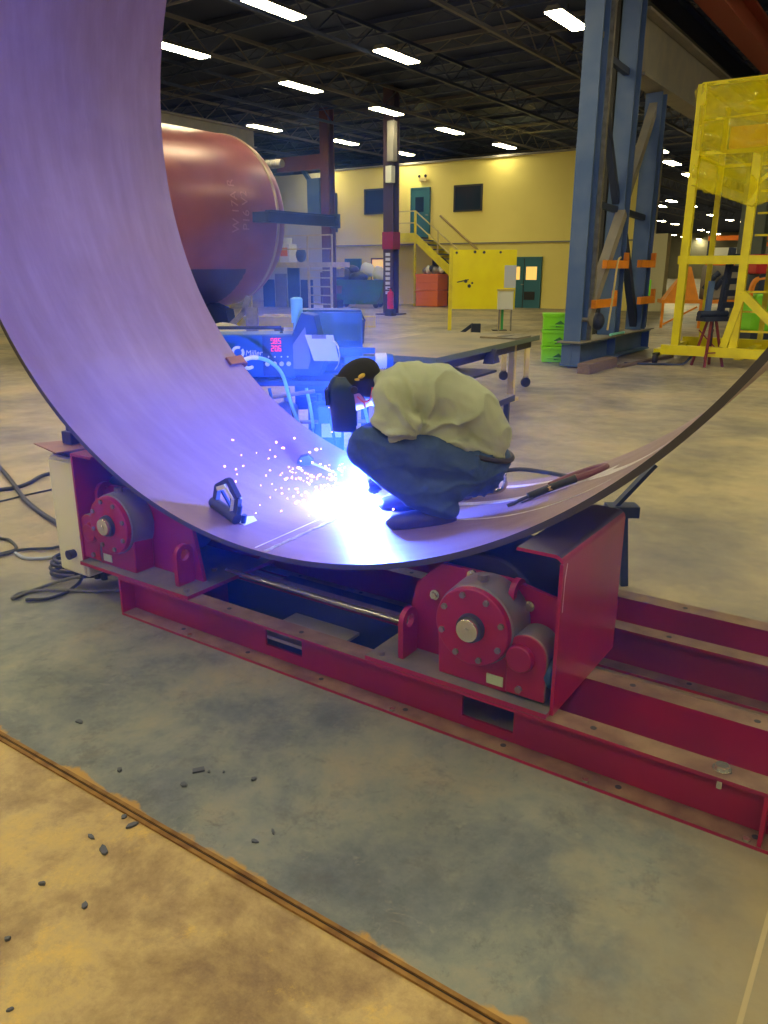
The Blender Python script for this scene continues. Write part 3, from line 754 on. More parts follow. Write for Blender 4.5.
# earth clamp on the far edge of the ring and its lead
ec = thing('earth_clamp', 'brown and white earth clamp gripping the far edge of the ring', 'earth clamp')
ec.matrix_world = surf_frame(-.80, 1.43) @ Matrix.Rotation(R(0), 4, 'Z')
mb = MB(); mb.box(-.03,.03,-.09,.05,.004,.022); mb.box(-.03,.03,-.06,.05,-.05,-.028); mb.cyl((-.035,.05,-.01),(.035,.05,-.01),.03,seg=14); obj('clamp_jaws', mb, mat('copper_brown', (.25,.09,.05), .4,.4), ec, bevel=.003)
mb = MB(); mb.tube([(0,.05,.0),(0,.12,.02),(0,.19,.01)], .015, 8); mb.tube([(0.02,.05,-.02),(.03,.12,-.05),(0.02,.18,-.06)], .012, 8); obj('clamp_grips', mb, WHITE, ec, smooth=True)
p0 = ec.matrix_world @ Vector((0,.19,.01))
cable('pale blue lead drooping from the earth clamp', [p0, p0+Vector((.07,.06,-.03)), p0+Vector((.15,.10,-.12)), p0+Vector((.20,.12,-.32)), p0+Vector((.28,.15,-.62)), p0+Vector((.22,.3,-1.0))], .013, CYANP, group='leads at the ring', name='welding_lead')

# ================================================================ the arc
AP = swor(-.06, .80)
arc = thing('welding_arc', 'blinding white-blue welding arc on the seam in front of the welder', 'welding arc', AP)
ARCM = mat('arc_plasma', (1,1,1), .5, emit=(.55,.75,1.0), estr=60)
mb = MB(); mb.sph((0,0,.014), (.018,.018,.014), 12, 8)
for k in range(26):
    a = rnd.random()*2*PI; e_ = rnd.random()*.5+.05; L_ = .03+.04*rnd.random()
    d = Vector((math.cos(a)*math.cos(e_), math.sin(a)*math.cos(e_), math.sin(e_)))
    mb.cyl(Vector((0,0,.01))+d*.01, Vector((0,0,.01))+d*L_, .004, .0006, seg=5)
obj('arc_core', mb, ARCM, arc, smooth=True)
pl = D.lights.new('arc_light', 'POINT'); pl.energy = ARC_WATTS; pl.color = ARC_COLOR; pl.shadow_soft_size = .025
lo = D.objects.new('arc_light', pl); C.objects.link(lo); lo.parent = arc; lo.location = (0, -.02, .07)
SPK = mat('hot_spark', (1,.5,.3), .5, emit=(1.0, .33, .22), estr=14)
SPKW = mat('white_hot_spark', (1,1,1), .5, emit=(.8,.85,1.0), estr=25)
mb = MB()
for k in range(260):
    a = rnd.gauss(PI*.98, .75); el = abs(rnd.gauss(0, .42)); r_ = .06+abs(rnd.gauss(0, .22))
    if rnd.random() < .12: r_ += .25
    d = Vector((math.cos(a)*math.cos(el), math.sin(a)*math.cos(el)*.6-.12, math.sin(el)))
    p = AP+Vector((0,0,.03))+d*r_
    rel = p-SO; lx = rel.dot(SE); floorz = 2.5304-math.sqrt(max(.01, 2.05**2-lx*lx))
    if p.z < floorz+.004: p.z = floorz+.004+rnd.random()*.03
    s_ = rnd.choice((.0016,.002,.0026,.0034))
    mb.sph(p, (s_*rnd.choice((1,1,2.2)), s_, s_*rnd.choice((1,1.6))), 6, 4, 1 if r_ < .13 else 0)
o = obj('sparks', mb, [SPK, SPKW]); tag(o, 'shower of small orange sparks flying left from the welding arc', 'sparks', kind='stuff')

# ================================================================ the welder
def skin_union(name, prims, voxel, mats, parent, smooth_it=6, disp=None, label=None, cut=None):
    """union of rounded solids, voxel-remeshed to one continuous skin"""
    mb = MB()
    for pr in prims:
        if pr[0] == 'c':
            _, pts, rad = pr
            P = [Vector(p) for p in pts]
            for i in range(len(P)-1):
                n = max(2, int((P[i+1]-P[i]).length/.018))
                for j in range(n+1):
                    f = j/n
                    r0, r1 = [q if hasattr(q, '__len__') else (q, q, q) for q in (rad[i], rad[i+1])]
                    rr = tuple(r0[q]+(r1[q]-r0[q])*f for q in range(3))
                    mb.sph(P[i].lerp(P[i+1], f), rr, 14, 9)
        elif pr[0] == 's': mb.sph(pr[1], pr[2], 18, 12, 0, pr[3] if len(pr) > 3 else None)
    me = mb.mesh(name, mats)
    o = D.objects.new(name+'_tmp', me); C.objects.link(o)
    rm = o.modifiers.new('r', 'REMESH'); rm.mode = 'VOXEL'; rm.voxel_size = voxel; rm.use_smooth_shade = True
    if smooth_it:
        sm = o.modifiers.new('s', 'SMOOTH'); sm.iterations = smooth_it; sm.factor = .5
    dg = bpy.context.evaluated_depsgraph_get(); ev = o.evaluated_get(dg)
    m2 = D.meshes.new_from_object(ev); D.objects.remove(o); m2.name = name
    if cut or disp:
        bm = bmesh.new(); bm.from_mesh(m2)
        if cut:
            bmesh.ops.delete(bm, geom=[v for v in bm.verts if cut(v.co)], context='VERTS')
        bm.normal_update()
        if disp:
            dl = [(v, v.normal*disp(v.co, v.normal)) for v in bm.verts]
            for v, d_ in dl: v.co += d_
        bm.to_mesh(m2); bm.free()
    m2.materials.clear()
    for m in (mats if isinstance(mats, (list, tuple)) else [mats]): m2.materials.append(m)
    m2.polygons.foreach_set('use_smooth', [True]*len(m2.polygons))
    q = D.objects.new(name, m2); C.objects.link(q)
    if parent:
        q.parent = parent; q.matrix_parent_inverse = Matrix.Translation(-Vector(parent.location))
    if label: q['label'] = label
    return q
SHIRT = mat('khaki_shirt', (0.47, 0.52, 0.37), 0.85, 0, (0.40, 0.45, 0.32), 6, bump=.15, bscale=160)
DENIM = mat('blue_denim', (0.035, 0.075, 0.19), 0.85, 0, (0.055, 0.105, 0.24), 14, bump=.2, bscale=220)
SKIN = mat('skin', (0.55, 0.28, 0.22), 0.5)
LEATH = mat('boot_leather', (0.025, 0.022, 0.025), 0.4, 0, (0.05,.04,.04), 8)
GLOVE = mat('leather_glove', (0.22, 0.15, 0.09), 0.7)
CAPM = mat('cap_cloth', (0.012, 0.014, 0.03), 0.8)
MASKM = mat('helmet_shell', (0.015, 0.045, 0.13), 0.28)
man = thing('person', 'person in khaki shirt and jeans crouching in the ring, welding with helmet down', 'person', (0.25, 3.5, .52))
# y of the two sides: near 3.40, far 3.74
NK = Vector((-.085, 3.42, .885)); FK = Vector((-.05, 3.78, .85))
NH = Vector((.40, 3.47, .775)); FH = Vector((.42, 3.69, .785))
NA = Vector((.24, 3.395, .62)); FA = Vector((.20, 3.76, .60))
SHN_ = Vector((.03, 3.40, 1.07)); SHF = Vector((.02, 3.78, 1.07))
HD = Vector((-.12, 3.585, 1.125))
# near hand and far hand on the torch
NHand = Vector((-.02, 3.72, .69)); FHand = Vector((-.04, 3.80, .72))
body = [
 ('c', [(.46,3.58,.80),(.44,3.58,.95),(.30,3.58,1.07),(.12,3.58,1.11),(.02,3.58,1.10)], [(.10,.14,.10),(.10,.14,.10),(.11,.15,.11),(.10,.17,.10),(.08,.16,.08)]),
 ('c', [(.02,3.585,1.10),(-.07,3.585,1.12),HD], [.06,.055,.06]),
 ('s', HD, (.10,.075,.095), Matrix.Rotation(R(-25),4,'Y')),
 ('s', HD+Vector((-.055,0,-.065)), (.055,.055,.07)),
 ('s', HD+Vector((-.115,0,-.055)), (.018,.014,.02)),
 ('c', [SHN_+Vector((0,.04,0)),(.07,3.43,.97),(.01,3.52,.84),NHand], [.04,.04,.036,.028]),
 ('c', [SHF-Vector((0,.04,0)),(.05,3.84,.95),(-.01,3.84,.84),FHand], [.04,.04,.036,.028]),
 ('c', [NH,NK], [.070,.050]), ('c', [NK,NA+Vector((.02,.0,0))], [.045,.030]), ('c', [FH,FK], [.070,.050]), ('c', [FK,FA], [.045,.030]),
 ('c', [NA,NA+Vector((0,0,-.04)),NA+Vector((-.17,.03,-.075))], [.032,.03,.024]),
 ('c', [FA,FA+Vector((0,0,-.04)),FA+Vector((-.17,.02,-.07))], [.042,.04,.028]),
]
# palms and fingers of both hands
def hand(base, dir_, up, side):
    d = dir_.normalized(); s_ = d.cross(up).normalized()*side; u = s_.cross(d)*side
    pr = [('c', [base, base+d*.05], [(.030,.030,.022)]*2), ('c', [base+d*.05-s_*.022, base+d*.05+s_*.022], [.017,.017])]
    for i, (o_, L_) in enumerate(((-.030,.9),(-.011,1.0),(.009,.96),(.028,.78))):
        k0 = base+d*.06+s_*o_; k1 = k0+d*.035*L_-u*.012; k2 = k1+d*.012*L_-u*.028*L_; k3 = k2-d*.012-u*.014*L_
        pr.append(('c', [k0,k1,k2,k3], [.0105,.0095,.009,.0085]))
    t0 = base+d*.015-s_*.030; pr.append(('c', [t0, t0-s_*.022+d*.028-u*.012, t0-s_*.012+d*.055-u*.03], [.012,.011,.0095]))
    return pr
aim = (AP+Vector((0,0,.06)))-NHand
body_o = skin_union('body', body, .012, SKIN, man, 4)
gl = skin_union('glove', hand(NHand, aim, Vector((0,0,1)), 1), .005, GLOVE, man, 2, label='tan leather glove, nearer hand')
gl = skin_union('glove', hand(FHand, (AP+Vector((0,0,.08)))-FHand, Vector((0,0,1)), -1), .005, GLOVE, man, 2, label='tan leather glove, farther hand')
def fold(p, dirv, freq, ph): 
    q = p.dot(dirv)*freq + ph + 2.2*noise.noise(p*4.0)
    return (1-abs(math.sin(q)))**2
def shirt_disp(p, n):
    d = .007*noise.noise(p*5.0)
    # creases radiating from the arm pit down and back
    c = Vector((.16, 3.42, .95)); v = p-c; a = math.atan2(v.z, v.x); r_ = math.hypot(v.x, v.z)
    w_ = math.exp(-((r_-.15)/.12)**2)*(1 if p.y < 3.56 else .3)
    d += w_*.040*((1-abs(math.sin(a*5.2+2.0*noise.noise(p*6)+.4)))**2-.3)
    # horizontal bunching at the hem
    w2 = math.exp(-((p.z-(.86+.12*(p.x-.2)*-1))/.07)**2)
    d += w2*.02*(fold(p, Vector((.45,.2,1)), 60, 0)-.4)
    d += .003*(fold(p, Vector((1,.1,-.6)), 22, 1.0)-.35)
    d += .009*((1-abs(noise.noise(Vector((p.x*9+p.z*6, p.y*4, p.z*6-p.x*3))))*2.4)**3-.3)
    return d
shirt = [
 ('c', [(.475,3.58,.835),(.465,3.58,.93),(.385,3.58,1.03),(.25,3.58,1.10),(.11,3.58,1.115),(.035,3.58,1.10)],
       [(.105,.175,.06),(.125,.185,.11),(.145,.195,.125),(.145,.205,.145),(.125,.215,.135),(.085,.19,.125)]),
 ('c', [(.30,3.56,.96),(.15,3.56,.98),(.06,3.56,1.0)], [(.12,.17,.11),(.12,.18,.10),(.09,.17,.09)]),
 ('c', [(.03,3.44,1.10),(.04,3.41,1.04),(.08,3.385,.99)], [(.095,.085,.10),(.09,.075,.09),(.085,.07,.07)]),
 ('c', [(.07,3.40,.97),(.01,3.50,.86),(-.01,3.64,.77)], [(.065,.055,.055),.052,.046]),
 ('c', [(.02,3.74,1.09),(.05,3.84,.97),(.0,3.84,.85),(-.03,3.82,.78)], [(.09,.09,.09),.07,.055,.048]),
 ('c', [(-.02,3.585,1.125),(-.045,3.585,1.13)], [(.05,.085,.085)]*2),
 ('c', [(.34,3.47,.90),(.50,3.50,.86)], [(.09,.085,.045),(.07,.09,.06)]),
]
skin_union('shirt', shirt, .009, SHIRT, man, 7, shirt_disp, label='khaki long-sleeved work shirt full of creases')
def jean_disp(p, n):
    d = .004*noise.noise(p*7)
    c = Vector((.45, 3.4, .74)); v = p-c; a = math.atan2(v.z, v.x); r_ = v.length
    w_ = math.exp(-((r_-.12)/.13)**2)
    d += w_*.012*((1-abs(math.sin(a*6+2.5*noise.noise(p*6))))**2-.3)
    d += .007*((1-abs(noise.noise(Vector((p.x*5, p.y*3, p.z*11))))*2.2)**3-.3)
    c = Vector((-.05, 3.4, .90)); w3 = math.exp(-((p-c).length/.12)**2)
    d += w3*.010*(fold(p, Vector((1,0,.5)), 50, 0)-.3)
    return d
jeans = [
 ('c', [(.46,3.58,.845),(.475,3.58,.80),(.43,3.58,.755)], [(.115,.17,.05),(.125,.18,.09),(.125,.17,.095)]),
 ('c', [NH+Vector((.03,-.01,-.01)),(.22,3.43,.835),NK+Vector((.02,-.005,.005))], [(.125,.11,.115),(.12,.10,.11),(.10,.085,.098)]),
 ('c', [FH+Vector((.03,.01,-.01)),(.20,3.75,.815),FK], [(.12,.11,.11),(.11,.10,.10),(.09,.08,.085)]),
 ('c', [NK+Vector((0,0,-.01)),(.03,3.41,.78),(.16,3.40,.68),NA+Vector((.03,0,-.01))], [.085,(.088,.08,.085),(.085,.075,.075),(.075,.068,.055)]),
 ('c', [FK,(.04,3.77,.74),FA+Vector((.02,0,0))], [.08,.08,.065]),
 ('c', [(.38,3.44,.72),(.24,3.41,.70)], [(.10,.085,.065),(.09,.08,.075)]),
]
skin_union('jeans', jeans, .009, DENIM, man, 6, jean_disp, label='dark blue denim jeans')
# belt following the waist, hip pocket seams
mb = MB(); pts = []
for k in range(25):
    a = -PI*.62+PI*1.24*k/24
    pts.append((.455+.145*math.cos(a)+.0, 3.58+.198*math.sin(a), .842-.03*math.cos(a)))
mb.tube(pts, .012, 8, smooth=2); obj('belt', mb, mat('dark_belt', (.03,.025,.03), .5), man, smooth=True).matrix_parent_inverse = Matrix.Translation(-Vector(man.location))
def boot(ankle, name='boot', toe=Vector((-.20,.03,-.0)), slope=.0):
    a = ankle; g = a.z-.075
    pr = [('c', [a+Vector((.03,0,-.02)), a+Vector((.03,0,-.045))], [(.062,.048,.035),(.066,.052,.05)]),
          ('c', [a+Vector((.045,0,-.065)), a+Vector((-.06,.01,-.07)), a+Vector((-.155,.025,-.085))], [(.062,.05,.048),(.066,.053,.052),(.07,.055,.04)])]
    return pr
for a, lb in ((NA, 'near'), (FA, 'far')):
    A_ = a+Vector((-.01, 0, 0))
    def cutz(v, A_=A_):  # flat sole following the plate
        return False
    bo = skin_union('boot', boot(A_), .008, LEATH, man, 3, label='black work boot, %ser foot' % ('near' if lb == 'near' else 'farth'))
    me = bo.data
    for v in me.vertices:
        rel = v.co-SO; lx = rel.dot(SE); fz = 2.5304-math.sqrt(2.06**2-lx*lx)+.006
        if v.co.z < fz+.002: v.co.z = fz+.002
# cap, helmet, safety straps
mb = MB()
RC = Matrix.Rotation(R(-38), 4, 'Y')
cp = skin_union('cap', [('s', HD+Vector((.0,0,.045)), (.115,.092,.085), RC), ('s', HD+Vector((.045,0,.01)), (.07,.088,.075), RC), ('s', HD+Vector((.075,0,.035)), (.06,.075,.02), Matrix.Rotation(R(35),4,'Y'))], .008, CAPM, man, 3, label='black cloth cap worn backwards with a small flame patch')
mb = MB(); mb.sph(HD+Vector((.02,-.088,.07)), (.018,.006,.010), 8, 6, 0, Matrix.Rotation(R(-30),4,'Y')); mb.sph(HD+Vector((.0,-.092,.055)), (.012,.005,.006), 8, 6)
o = obj('cap_patch', mb, mat('flame_patch', (.85,.6,.12), .6), cp, smooth=True)
# helmet: curved shell in front of the face, open at the back
def helmet():
    m_ = MB(); vs = []; fs = []; NU, NV = 20, 14
    Rm = Matrix.Rotation(R(-4), 4, 'Y')
    for sgn in (1.0, .93):
        for i in range(NV+1):
            v = i/NV; z = .085-.25*v
            for j in range(NU+1):
                a = -1.75+3.5*j/NU
                w_ = (.098-.022*max(0, v-.45))*sgn
                x = -w_*1.12*math.cos(a)-.02*(1-v); y = w_*math.sin(a)
                if v < .35: x *= (1-.35*((.35-v)/.35)**2); y *= (1-.25*((.35-v)/.35)**2)
                if v > .6: x -= .015*(v-.6)/.4; y *= 1-.30*(v-.6)
                vs.append(HD+Vector((-.02,0,-.02))+ (Rm @ Vector((x, y, z))))
    S_ = (NV+1)*(NU+1)
    for i in range(NV):
        for j in range(NU):
            a = i*(NU+1)+j; fs.append((a, a+1, a+NU+2, a+NU+1)); fs.append((S_+a, S_+a+NU+1, S_+a+NU+2, S_+a+1))
    for j in range(NU):
        fs.append((j, S_+j, S_+j+1, j+1)); a = NV*(NU+1)+j; fs.append((a, a+1, S_+a+1, S_+a))
    for i in range(NV):
        a = i*(NU+1); fs.append((a, a+NU+1, S_+a+NU+1, S_+a)); a += NU; fs.append((a, S_+a, S_+a+NU+1, a+NU+1))
    return m_.add(vs, fs)
o = obj('welding_helmet', helmet(), MASKM, man, smooth=True, label='dark blue-black welding helmet pulled down'); o.matrix_parent_inverse = Matrix.Translation(-Vector(man.location)); hm = o
Rm = Matrix.Rotation(R(-4), 4, 'Y')
mb = MB(); q = HD+Vector((-.02,0,-.02))
mb.box(-.128,-.112,-.055,.055,-.04,.03, 0, Matrix.Translation(q) @ Rm)
o = obj('lens_window', mb, mat('weld_lens', (.01,.03,.02), .1), hm)
mb = MB(); mb.cyl(q+(Rm @ Vector((.01,-.100,.03))), q+(Rm @ Vector((.01,-.118,.03))), .016, seg=14); o = obj('helmet_knob', mb, DARK, hm, smooth=True)
mb = MB(); mb.tube([HD+Vector(p) for p in ((.0,-.096,-.02),(.03,-.094,-.045),(.06,-.086,-.03),(.068,-.08,.02))], .004, 6); mb.tube([HD+Vector(p) for p in ((.03,-.094,-.045),(.035,-.09,-.07))], .004, 6)
o = obj('head_strap', mb, mat('red_strap', (.8,.08,.06), .5), man, smooth=True); o.matrix_parent_inverse = Matrix.Translation(-Vector(man.location))
# the torch he holds
tc_ = thing('welding_torch', 'welding torch held in the gloved hands with its tip at the arc', 'welding torch', AP)
mb = MB(); mb.tube([(.0,-.01,.04),(.02,-.03,.09),(.05,-.07,.15),NHand-AP+Vector((0,.0,-.02))], .012, 10); obj('torch_neck', mb, DARK, tc_, smooth=True)
mb = MB(); mb.tube([NHand-AP+Vector((-.01,.01,-.02)), NHand-AP+Vector((.08,-.03,.0)), NHand-AP+Vector((.18,.02,-.10)), NHand-AP+Vector((.3,.2,-.17))], .016, 10); obj('torch_handle', mb, BLACK, tc_, smooth=True)

# ================================================================ wire feeder, power source and cart behind the ring
fd = thing('wire_feeder', 'blue wire feeder with red digital display standing on the cart behind the ring', 'wire feeder', (-.93, 5.62, .90), R(4))
mb = MB(); mb.prism([(-.34,.03),(-.22,0),(.30,0),(.30,.31),(-.34,.31)], 1, 0, .32); obj('feeder_case', mb, BLUEP, fd, bevel=.012)
mb = MB(); mb.box(.07, .29, -.012, .0, .02, .30); obj('control_panel', mb, BLUED, fd, bevel=.003)
DIG = mat('red_digits', (.6,.02,.02), .4, emit=(1.0,.02,.04), estr=1.5)
mb = MB()
def seg7(mb, x, z, w_, h_, segs, y=-.018):
    t_ = w_*.22
    for s_ in segs:
        q = {'a':(x,x+w_,z+h_-t_,z+h_),'g':(x,x+w_,z+h_/2-t_/2,z+h_/2+t_/2),'d':(x,x+w_,z,z+t_),'f':(x,x+t_,z+h_/2,z+h_),
             'e':(x,x+t_,z,z+h_/2),'b':(x+w_-t_,x+w_,z+h_/2,z+h_),'c':(x+w_-t_,x+w_,z,z+h_/2)}[s_]
        mb.box(q[0], q[1], y, y+.005, q[2], q[3])
for r_, row in enumerate((('abcdf','abcdefg','acdfg'), ('abged','abcdef','acdefg'))):
    for k, sg in enumerate(row): seg7(mb, .130+.026*k, .245-.052*r_, .019, .040, sg)
obj('digital_display', mb, DIG, fd, label='glowing red digits')
for k in range(4):
    mb = MB(); mb.cyl((.10+.05*k, -.012, .105), (.10+.05*k, -.034, .105), .017, .014, seg=14); mb.box(.097+.05*k, .103+.05*k, -.037, -.034, .105, .12); obj('knob', mb, WHITE, fd, smooth=True)
for k in range(4):
    mb = MB(); mb.cyl((.11+.045*k, -.012, .155), (.11+.045*k, -.018, .155), .006, seg=8); obj('indicator', mb, WHITE, fd)
mb = MB(); n = 28
vs = []; fs = []
for k in range(n):
    a = 2*PI*k/n
    for r_, y in ((.046,-.001),(.027,-.001),(.046,-.004),(.027,-.004)): vs.append((-.105+r_*math.cos(a), y, .185+r_*math.sin(a)))
for k in range(n):
    a = 4*k; b = 4*((k+1) % n); fs += [(a+2,b+2,b+3,a+3),(a,a+2,b+2,b)] if k not in (3, 4, 17, 18) else []
mb.add(vs, fs); obj('round_emblem', mb, WHITE, fd, label='white ring emblem')
def text(body, size, loc, rot, m, parent, name='lettering', ext=.001):
    cu = D.curves.new(name, 'FONT'); cu.body = body; cu.size = size; cu.extrude = ext; cu.shear = .2
    o = D.objects.new(name+'_t', cu); C.objects.link(o)
    me = D.meshes.new_from_object(o.evaluated_get(bpy.context.evaluated_depsgraph_get())); D.objects.remove(o)
    me.materials.clear(); me.materials.append(m); me.name = name
    q = D.objects.new(name, me); C.objects.link(q); q.parent = parent; q.location = loc; q.rotation_euler = rot
    return q
text('Miller', .052, (-.055, -.002, .165), (R(90), 0, 0), WHITE, fd)
mb = MB(); mb.tube([(-.25,.1,.31),(-.25,.1,.35),(.2,.1,.35),(.2,.1,.31)], .012, 8, smooth=1); obj('carry_handle', mb, BLACK, fd, smooth=True)
ps = thing('power_source', 'large blue welding power source with sloping lid right of the feeder', 'power source', (-.42, 5.95, .62), R(2))
mb = MB(); mb.prism([(0,.0),(.45,.0),(.45,.72),(.10,.72),(0,.52)], 0, -.26, .26); obj('source_case', mb, BLUEP, ps, bevel=.012)
mb = MB(); mb.box(-.25,.25,.12,.45,.721,.735); obj('lid', mb, BLUED, ps)
mb = MB()
for k in range(7): mb.box(-.22,.22,-.008,.0,.08+.05*k,.10+.05*k)
obj('louvres', mb, BLUED, ps)
rl = thing('spool_cover', 'tilted grey-blue wire spool cover standing between feeder and power source', 'spool cover', (-.57, 5.62, .92), R(-6))
mb = MB(); mb.prism([(-.10,0),(.11,.0),(.15,.10),(.08,.42),(-.01,.44),(-.10,.25)], 1, 0, .20); obj('cover_shell', mb, BLUED, rl, bevel=.01)
mb = MB(); mb.prism([(-.075,.05),(.03,.05),(.05,.12),(.015,.34),(-.075,.22)], 1, -.008, 0); obj('side_window', mb, mat('grey_lilac_panel', (.22,.25,.4), .4), rl)
pb = thing('paper_sheet', 'white paper sheet leaning on the blue power source', 'paper', (-.475, 5.585, 1.03), R(-4))
mb = MB(); mb.prism([(-.02,.0),(.16,.0),(.12,.18),(-.08,.18)], 1, -.004, 0); obj('sheet', mb, PAPER, pb)
mb = MB(); mb.box(-.03,.07,-.012,-.004,.155,.18); obj('clip', mb, STEEL, pb)
mb = MB(); n = 8
vs = []; fs = []
for k in range(n+1):
    a = PI*.9*k/n; 
    for y in (0, .12): vs.append((.05*math.sin(a)+.0, y, .10*math.cos(a)))
for k in range(n): fs.append((2*k,2*k+1,2*k+3,2*k+2))
mb.add(vs, fs); o = obj('paper_curl', mb, PAPER, loc=(-.36, 5.50, 1.07), smooth=True); sl = o.modifiers.new('s','SOLIDIFY'); sl.thickness = .003
tag(o, 'curled sheet of paper hanging below the white sheet', 'paper')
bt = thing('spray_bottle', 'pale cyan bottle standing upright on top of the blue equipment', 'bottle', (-.62, 5.72, 1.235))
mb = MB(); mb.cyl((0,0,.0),(0,0,.05),.03,.022,seg=18); mb.cyl((0,0,.05),(0,0,.215),.041,.043,seg=20); mb.sph((0,0,.215),(.043,.043,.012),18,6); obj('bottle_body', mb, CYANP, bt, smooth=True)
ct = thing('welding_cart', 'blue steel cart carrying the feeder, with cylinders and hoses below', 'cart', (-.60, 5.75, 0), R(3))
mb = MB(); mb.box(-.68,.50,-.22,.60,.86,.895); obj('top_shelf', mb, BLUED, ct, bevel=.004)
mb = MB(); mb.box(-.65,.50,-.2,.55,.20,.24); obj('bottom_shelf', mb, BLUEP, ct)
for x, y in ((-.62,-.18),(.46,-.18),(-.62,.5),(.46,.5)):
    mb = MB(); mb.box(x-.02,x+.02,y-.02,y+.02,.08,.86); obj('leg', mb, BLUEP, ct)
    mb = MB(); mb.cyl((x-.02,y,.06),(x+.02,y,.06),.06,seg=18); obj('wheel', mb, BLACK, ct, smooth=True)
mb = MB(); mb.tube([(-.55,-.26,.74),(.10,-.26,.83)], .014, 8); mb.tube([(-.62,-.2,.60),(.46,-.2,.60)], .014, 8); obj('rail', mb, STEEL, ct, smooth=True)
for x, m_ in ((-.12, PAPER), (.12, BLUEP)):
    mb = MB(); mb.cyl((x,.0,.24),(x,.0,.66),.085,seg=20); mb.sph((x,0,.66),(.085,.085,.06),20,8); mb.cyl((x,0,.70),(x,0,.77),.02,seg=12); obj('gas_canister', mb, mat('pale_blue_canister', (.30,.38,.62), .4) if x < 0 else m_, ct, smooth=True)
for k in range(7):
    x = -.35+.13*k; mb = MB()
    mb.tube([(x,-.25,.85),(x+.04,-.30,.62),(x-.05+.03*k,-.30,.40),(x+.05,-.22,.27)], .012, 8, smooth=5)
    obj('hose', mb, (CYANP, BLUEP, CAB)[k % 3], ct, smooth=True)
mb = MB(); mb.box(.12,.30,-.27,-.22,.40,.72); mb.box(.14,.28,-.275,-.27,.5,.6,1); obj('valve_box', mb, [BLUEP, PAPER], ct, bevel=.004)
bm_ = thing('seam_guide_arm', 'blue horizontal arm with a ribbed roller at its end above the helmet', 'arm', (-.28, 5.55, 1.03), R(5))
mb = MB(); mb.box(0,.30,0,.05,-.02,.03); mb.box(-.08,.22,.03,.07,.05,.09); obj('arm_bar', mb, BLUEP, bm_, bevel=.004)
mb = MB(); mb.cyl((.22,.02,.0),(.30,.02,.0),.05,seg=22)
for k in range(6): mb.cyl((.225+.013*k,.02,0),(.231+.013*k,.02,0),.056,seg=22)
obj('ribbed_roller', mb, WHITE, bm_, smooth=True)
mb = MB(); mb.cyl((.30,.02,0),(.345,.02,0),.052,.046,seg=20); obj('roller_cap', mb, BLUEP, bm_, smooth=True)
mb = MB(); mb.box(-.02,.03,-.02,.04,-.155,-.02); obj('arm_post', mb, BLUED, bm_)
# dark camp stool shape beside the power source
bk = thing('dark_bucket', 'dark blue bucket standing on the floor beyond the power source', 'bucket', (-.68, 17.0, 0))
mb = MB(); mb.cyl((0,0,.02),(0,0,.62),.24,.28,seg=22); obj('bucket_body', mb, NAVYD, bk, smooth=True)
mb = MB(); mb.tube([(-.28,0,.6),(-.2,0,.80),(.1,0,.86),(.28,0,.6)], .02, 6); obj('bucket_handle', mb, NAVYD, bk, smooth=True)
pbm = thing('floor_beam', 'dark steel bar lying on the floor in front of the dark bucket', 'steel bar', (-.45, 14.3, 0), R(-4))
mb = MB(); mb.box(0,1.6,-.05,.05,.10,.2); mb.box(-.05,.15,-.12,.12,.0,.32); obj('bar_body', mb, NAVYD, pbm)
sp = thing('cable_reel', 'white plastic reel with ribbed rim beyond the feeder', 'reel', (-2.45, 12.5, .0), R(25))
mb = MB(); n = 30
for y in (0.0, .25):
    vs = []; fs = []
    for k in range(n):
        a = 2*PI*k/n
        for r_, yy in ((.42,y),(.30,y),(.42,y+.03),(.30,y+.03)): vs.append((r_*math.cos(a), yy, .42+r_*math.sin(a)))
    for k in range(n):
        a = 4*k; b = 4*((k+1)%n); fs += [(a,b,b+1,a+1),(a+2,a+3,b+3,b+2),(a,a+2,b+2,b),(a+1,b+1,b+3,a+3)]
    mb.add(vs, fs)
for k in range(16):
    a = 2*PI*k/16; mb.cyl((.40*math.cos(a),0,.42+.40*math.sin(a)),(.40*math.cos(a),.28,.42+.40*math.sin(a)),.025,seg=6)
obj('reel_rim', mb, CREAM, sp)

# ================================================================ big tank
TANKM = mat('tank_primer', (0.36, 0.105, 0.095), 0.33, 0.1, (0.27, 0.07, 0.07), 1.3, bump=.05)
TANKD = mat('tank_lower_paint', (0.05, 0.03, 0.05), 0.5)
TRIMW = mat('tank_weld_glint', (0.55, 0.40, 0.28), 0.3, .4)  # weld tone with the light caught on the rim painted in
tk = thing('pressure_vessel', 'huge rust-red steel tank lying behind the left of the ring', 'tank', F(-10.75, 6.2, 2.68), BASE)
TR = 1.82
def tank_shell():
    mb = MB(); prof = [(0.0, TR*.999)]
    L_ = 5.1
    prof = [(0, 0.01), (0, TR)] + [(L_*k/6, TR) for k in range(1, 7)] + [(L_+.85*math.sin(PI/2*k/12), TR*math.cos(PI/2*k/12)**.8 if k < 12 else .01) for k in range(1, 13)]
    K = 72; vs = []; fs = []; 
    for (y, r) in prof:
        for k in range(K):
            a = 2*PI*k/K; vs.append((r*math.sin(a), y, r*math.cos(a)))
    for i in range(len(prof)-1):
        for k in range(K): fs.append((i*K+k, i*K+(k+1)%K, (i+1)*K+(k+1)%K, (i+1)*K+k))
    return mb.add(vs, fs)
obj('tank_body', tank_shell(), TANKM, tk, smooth=True)
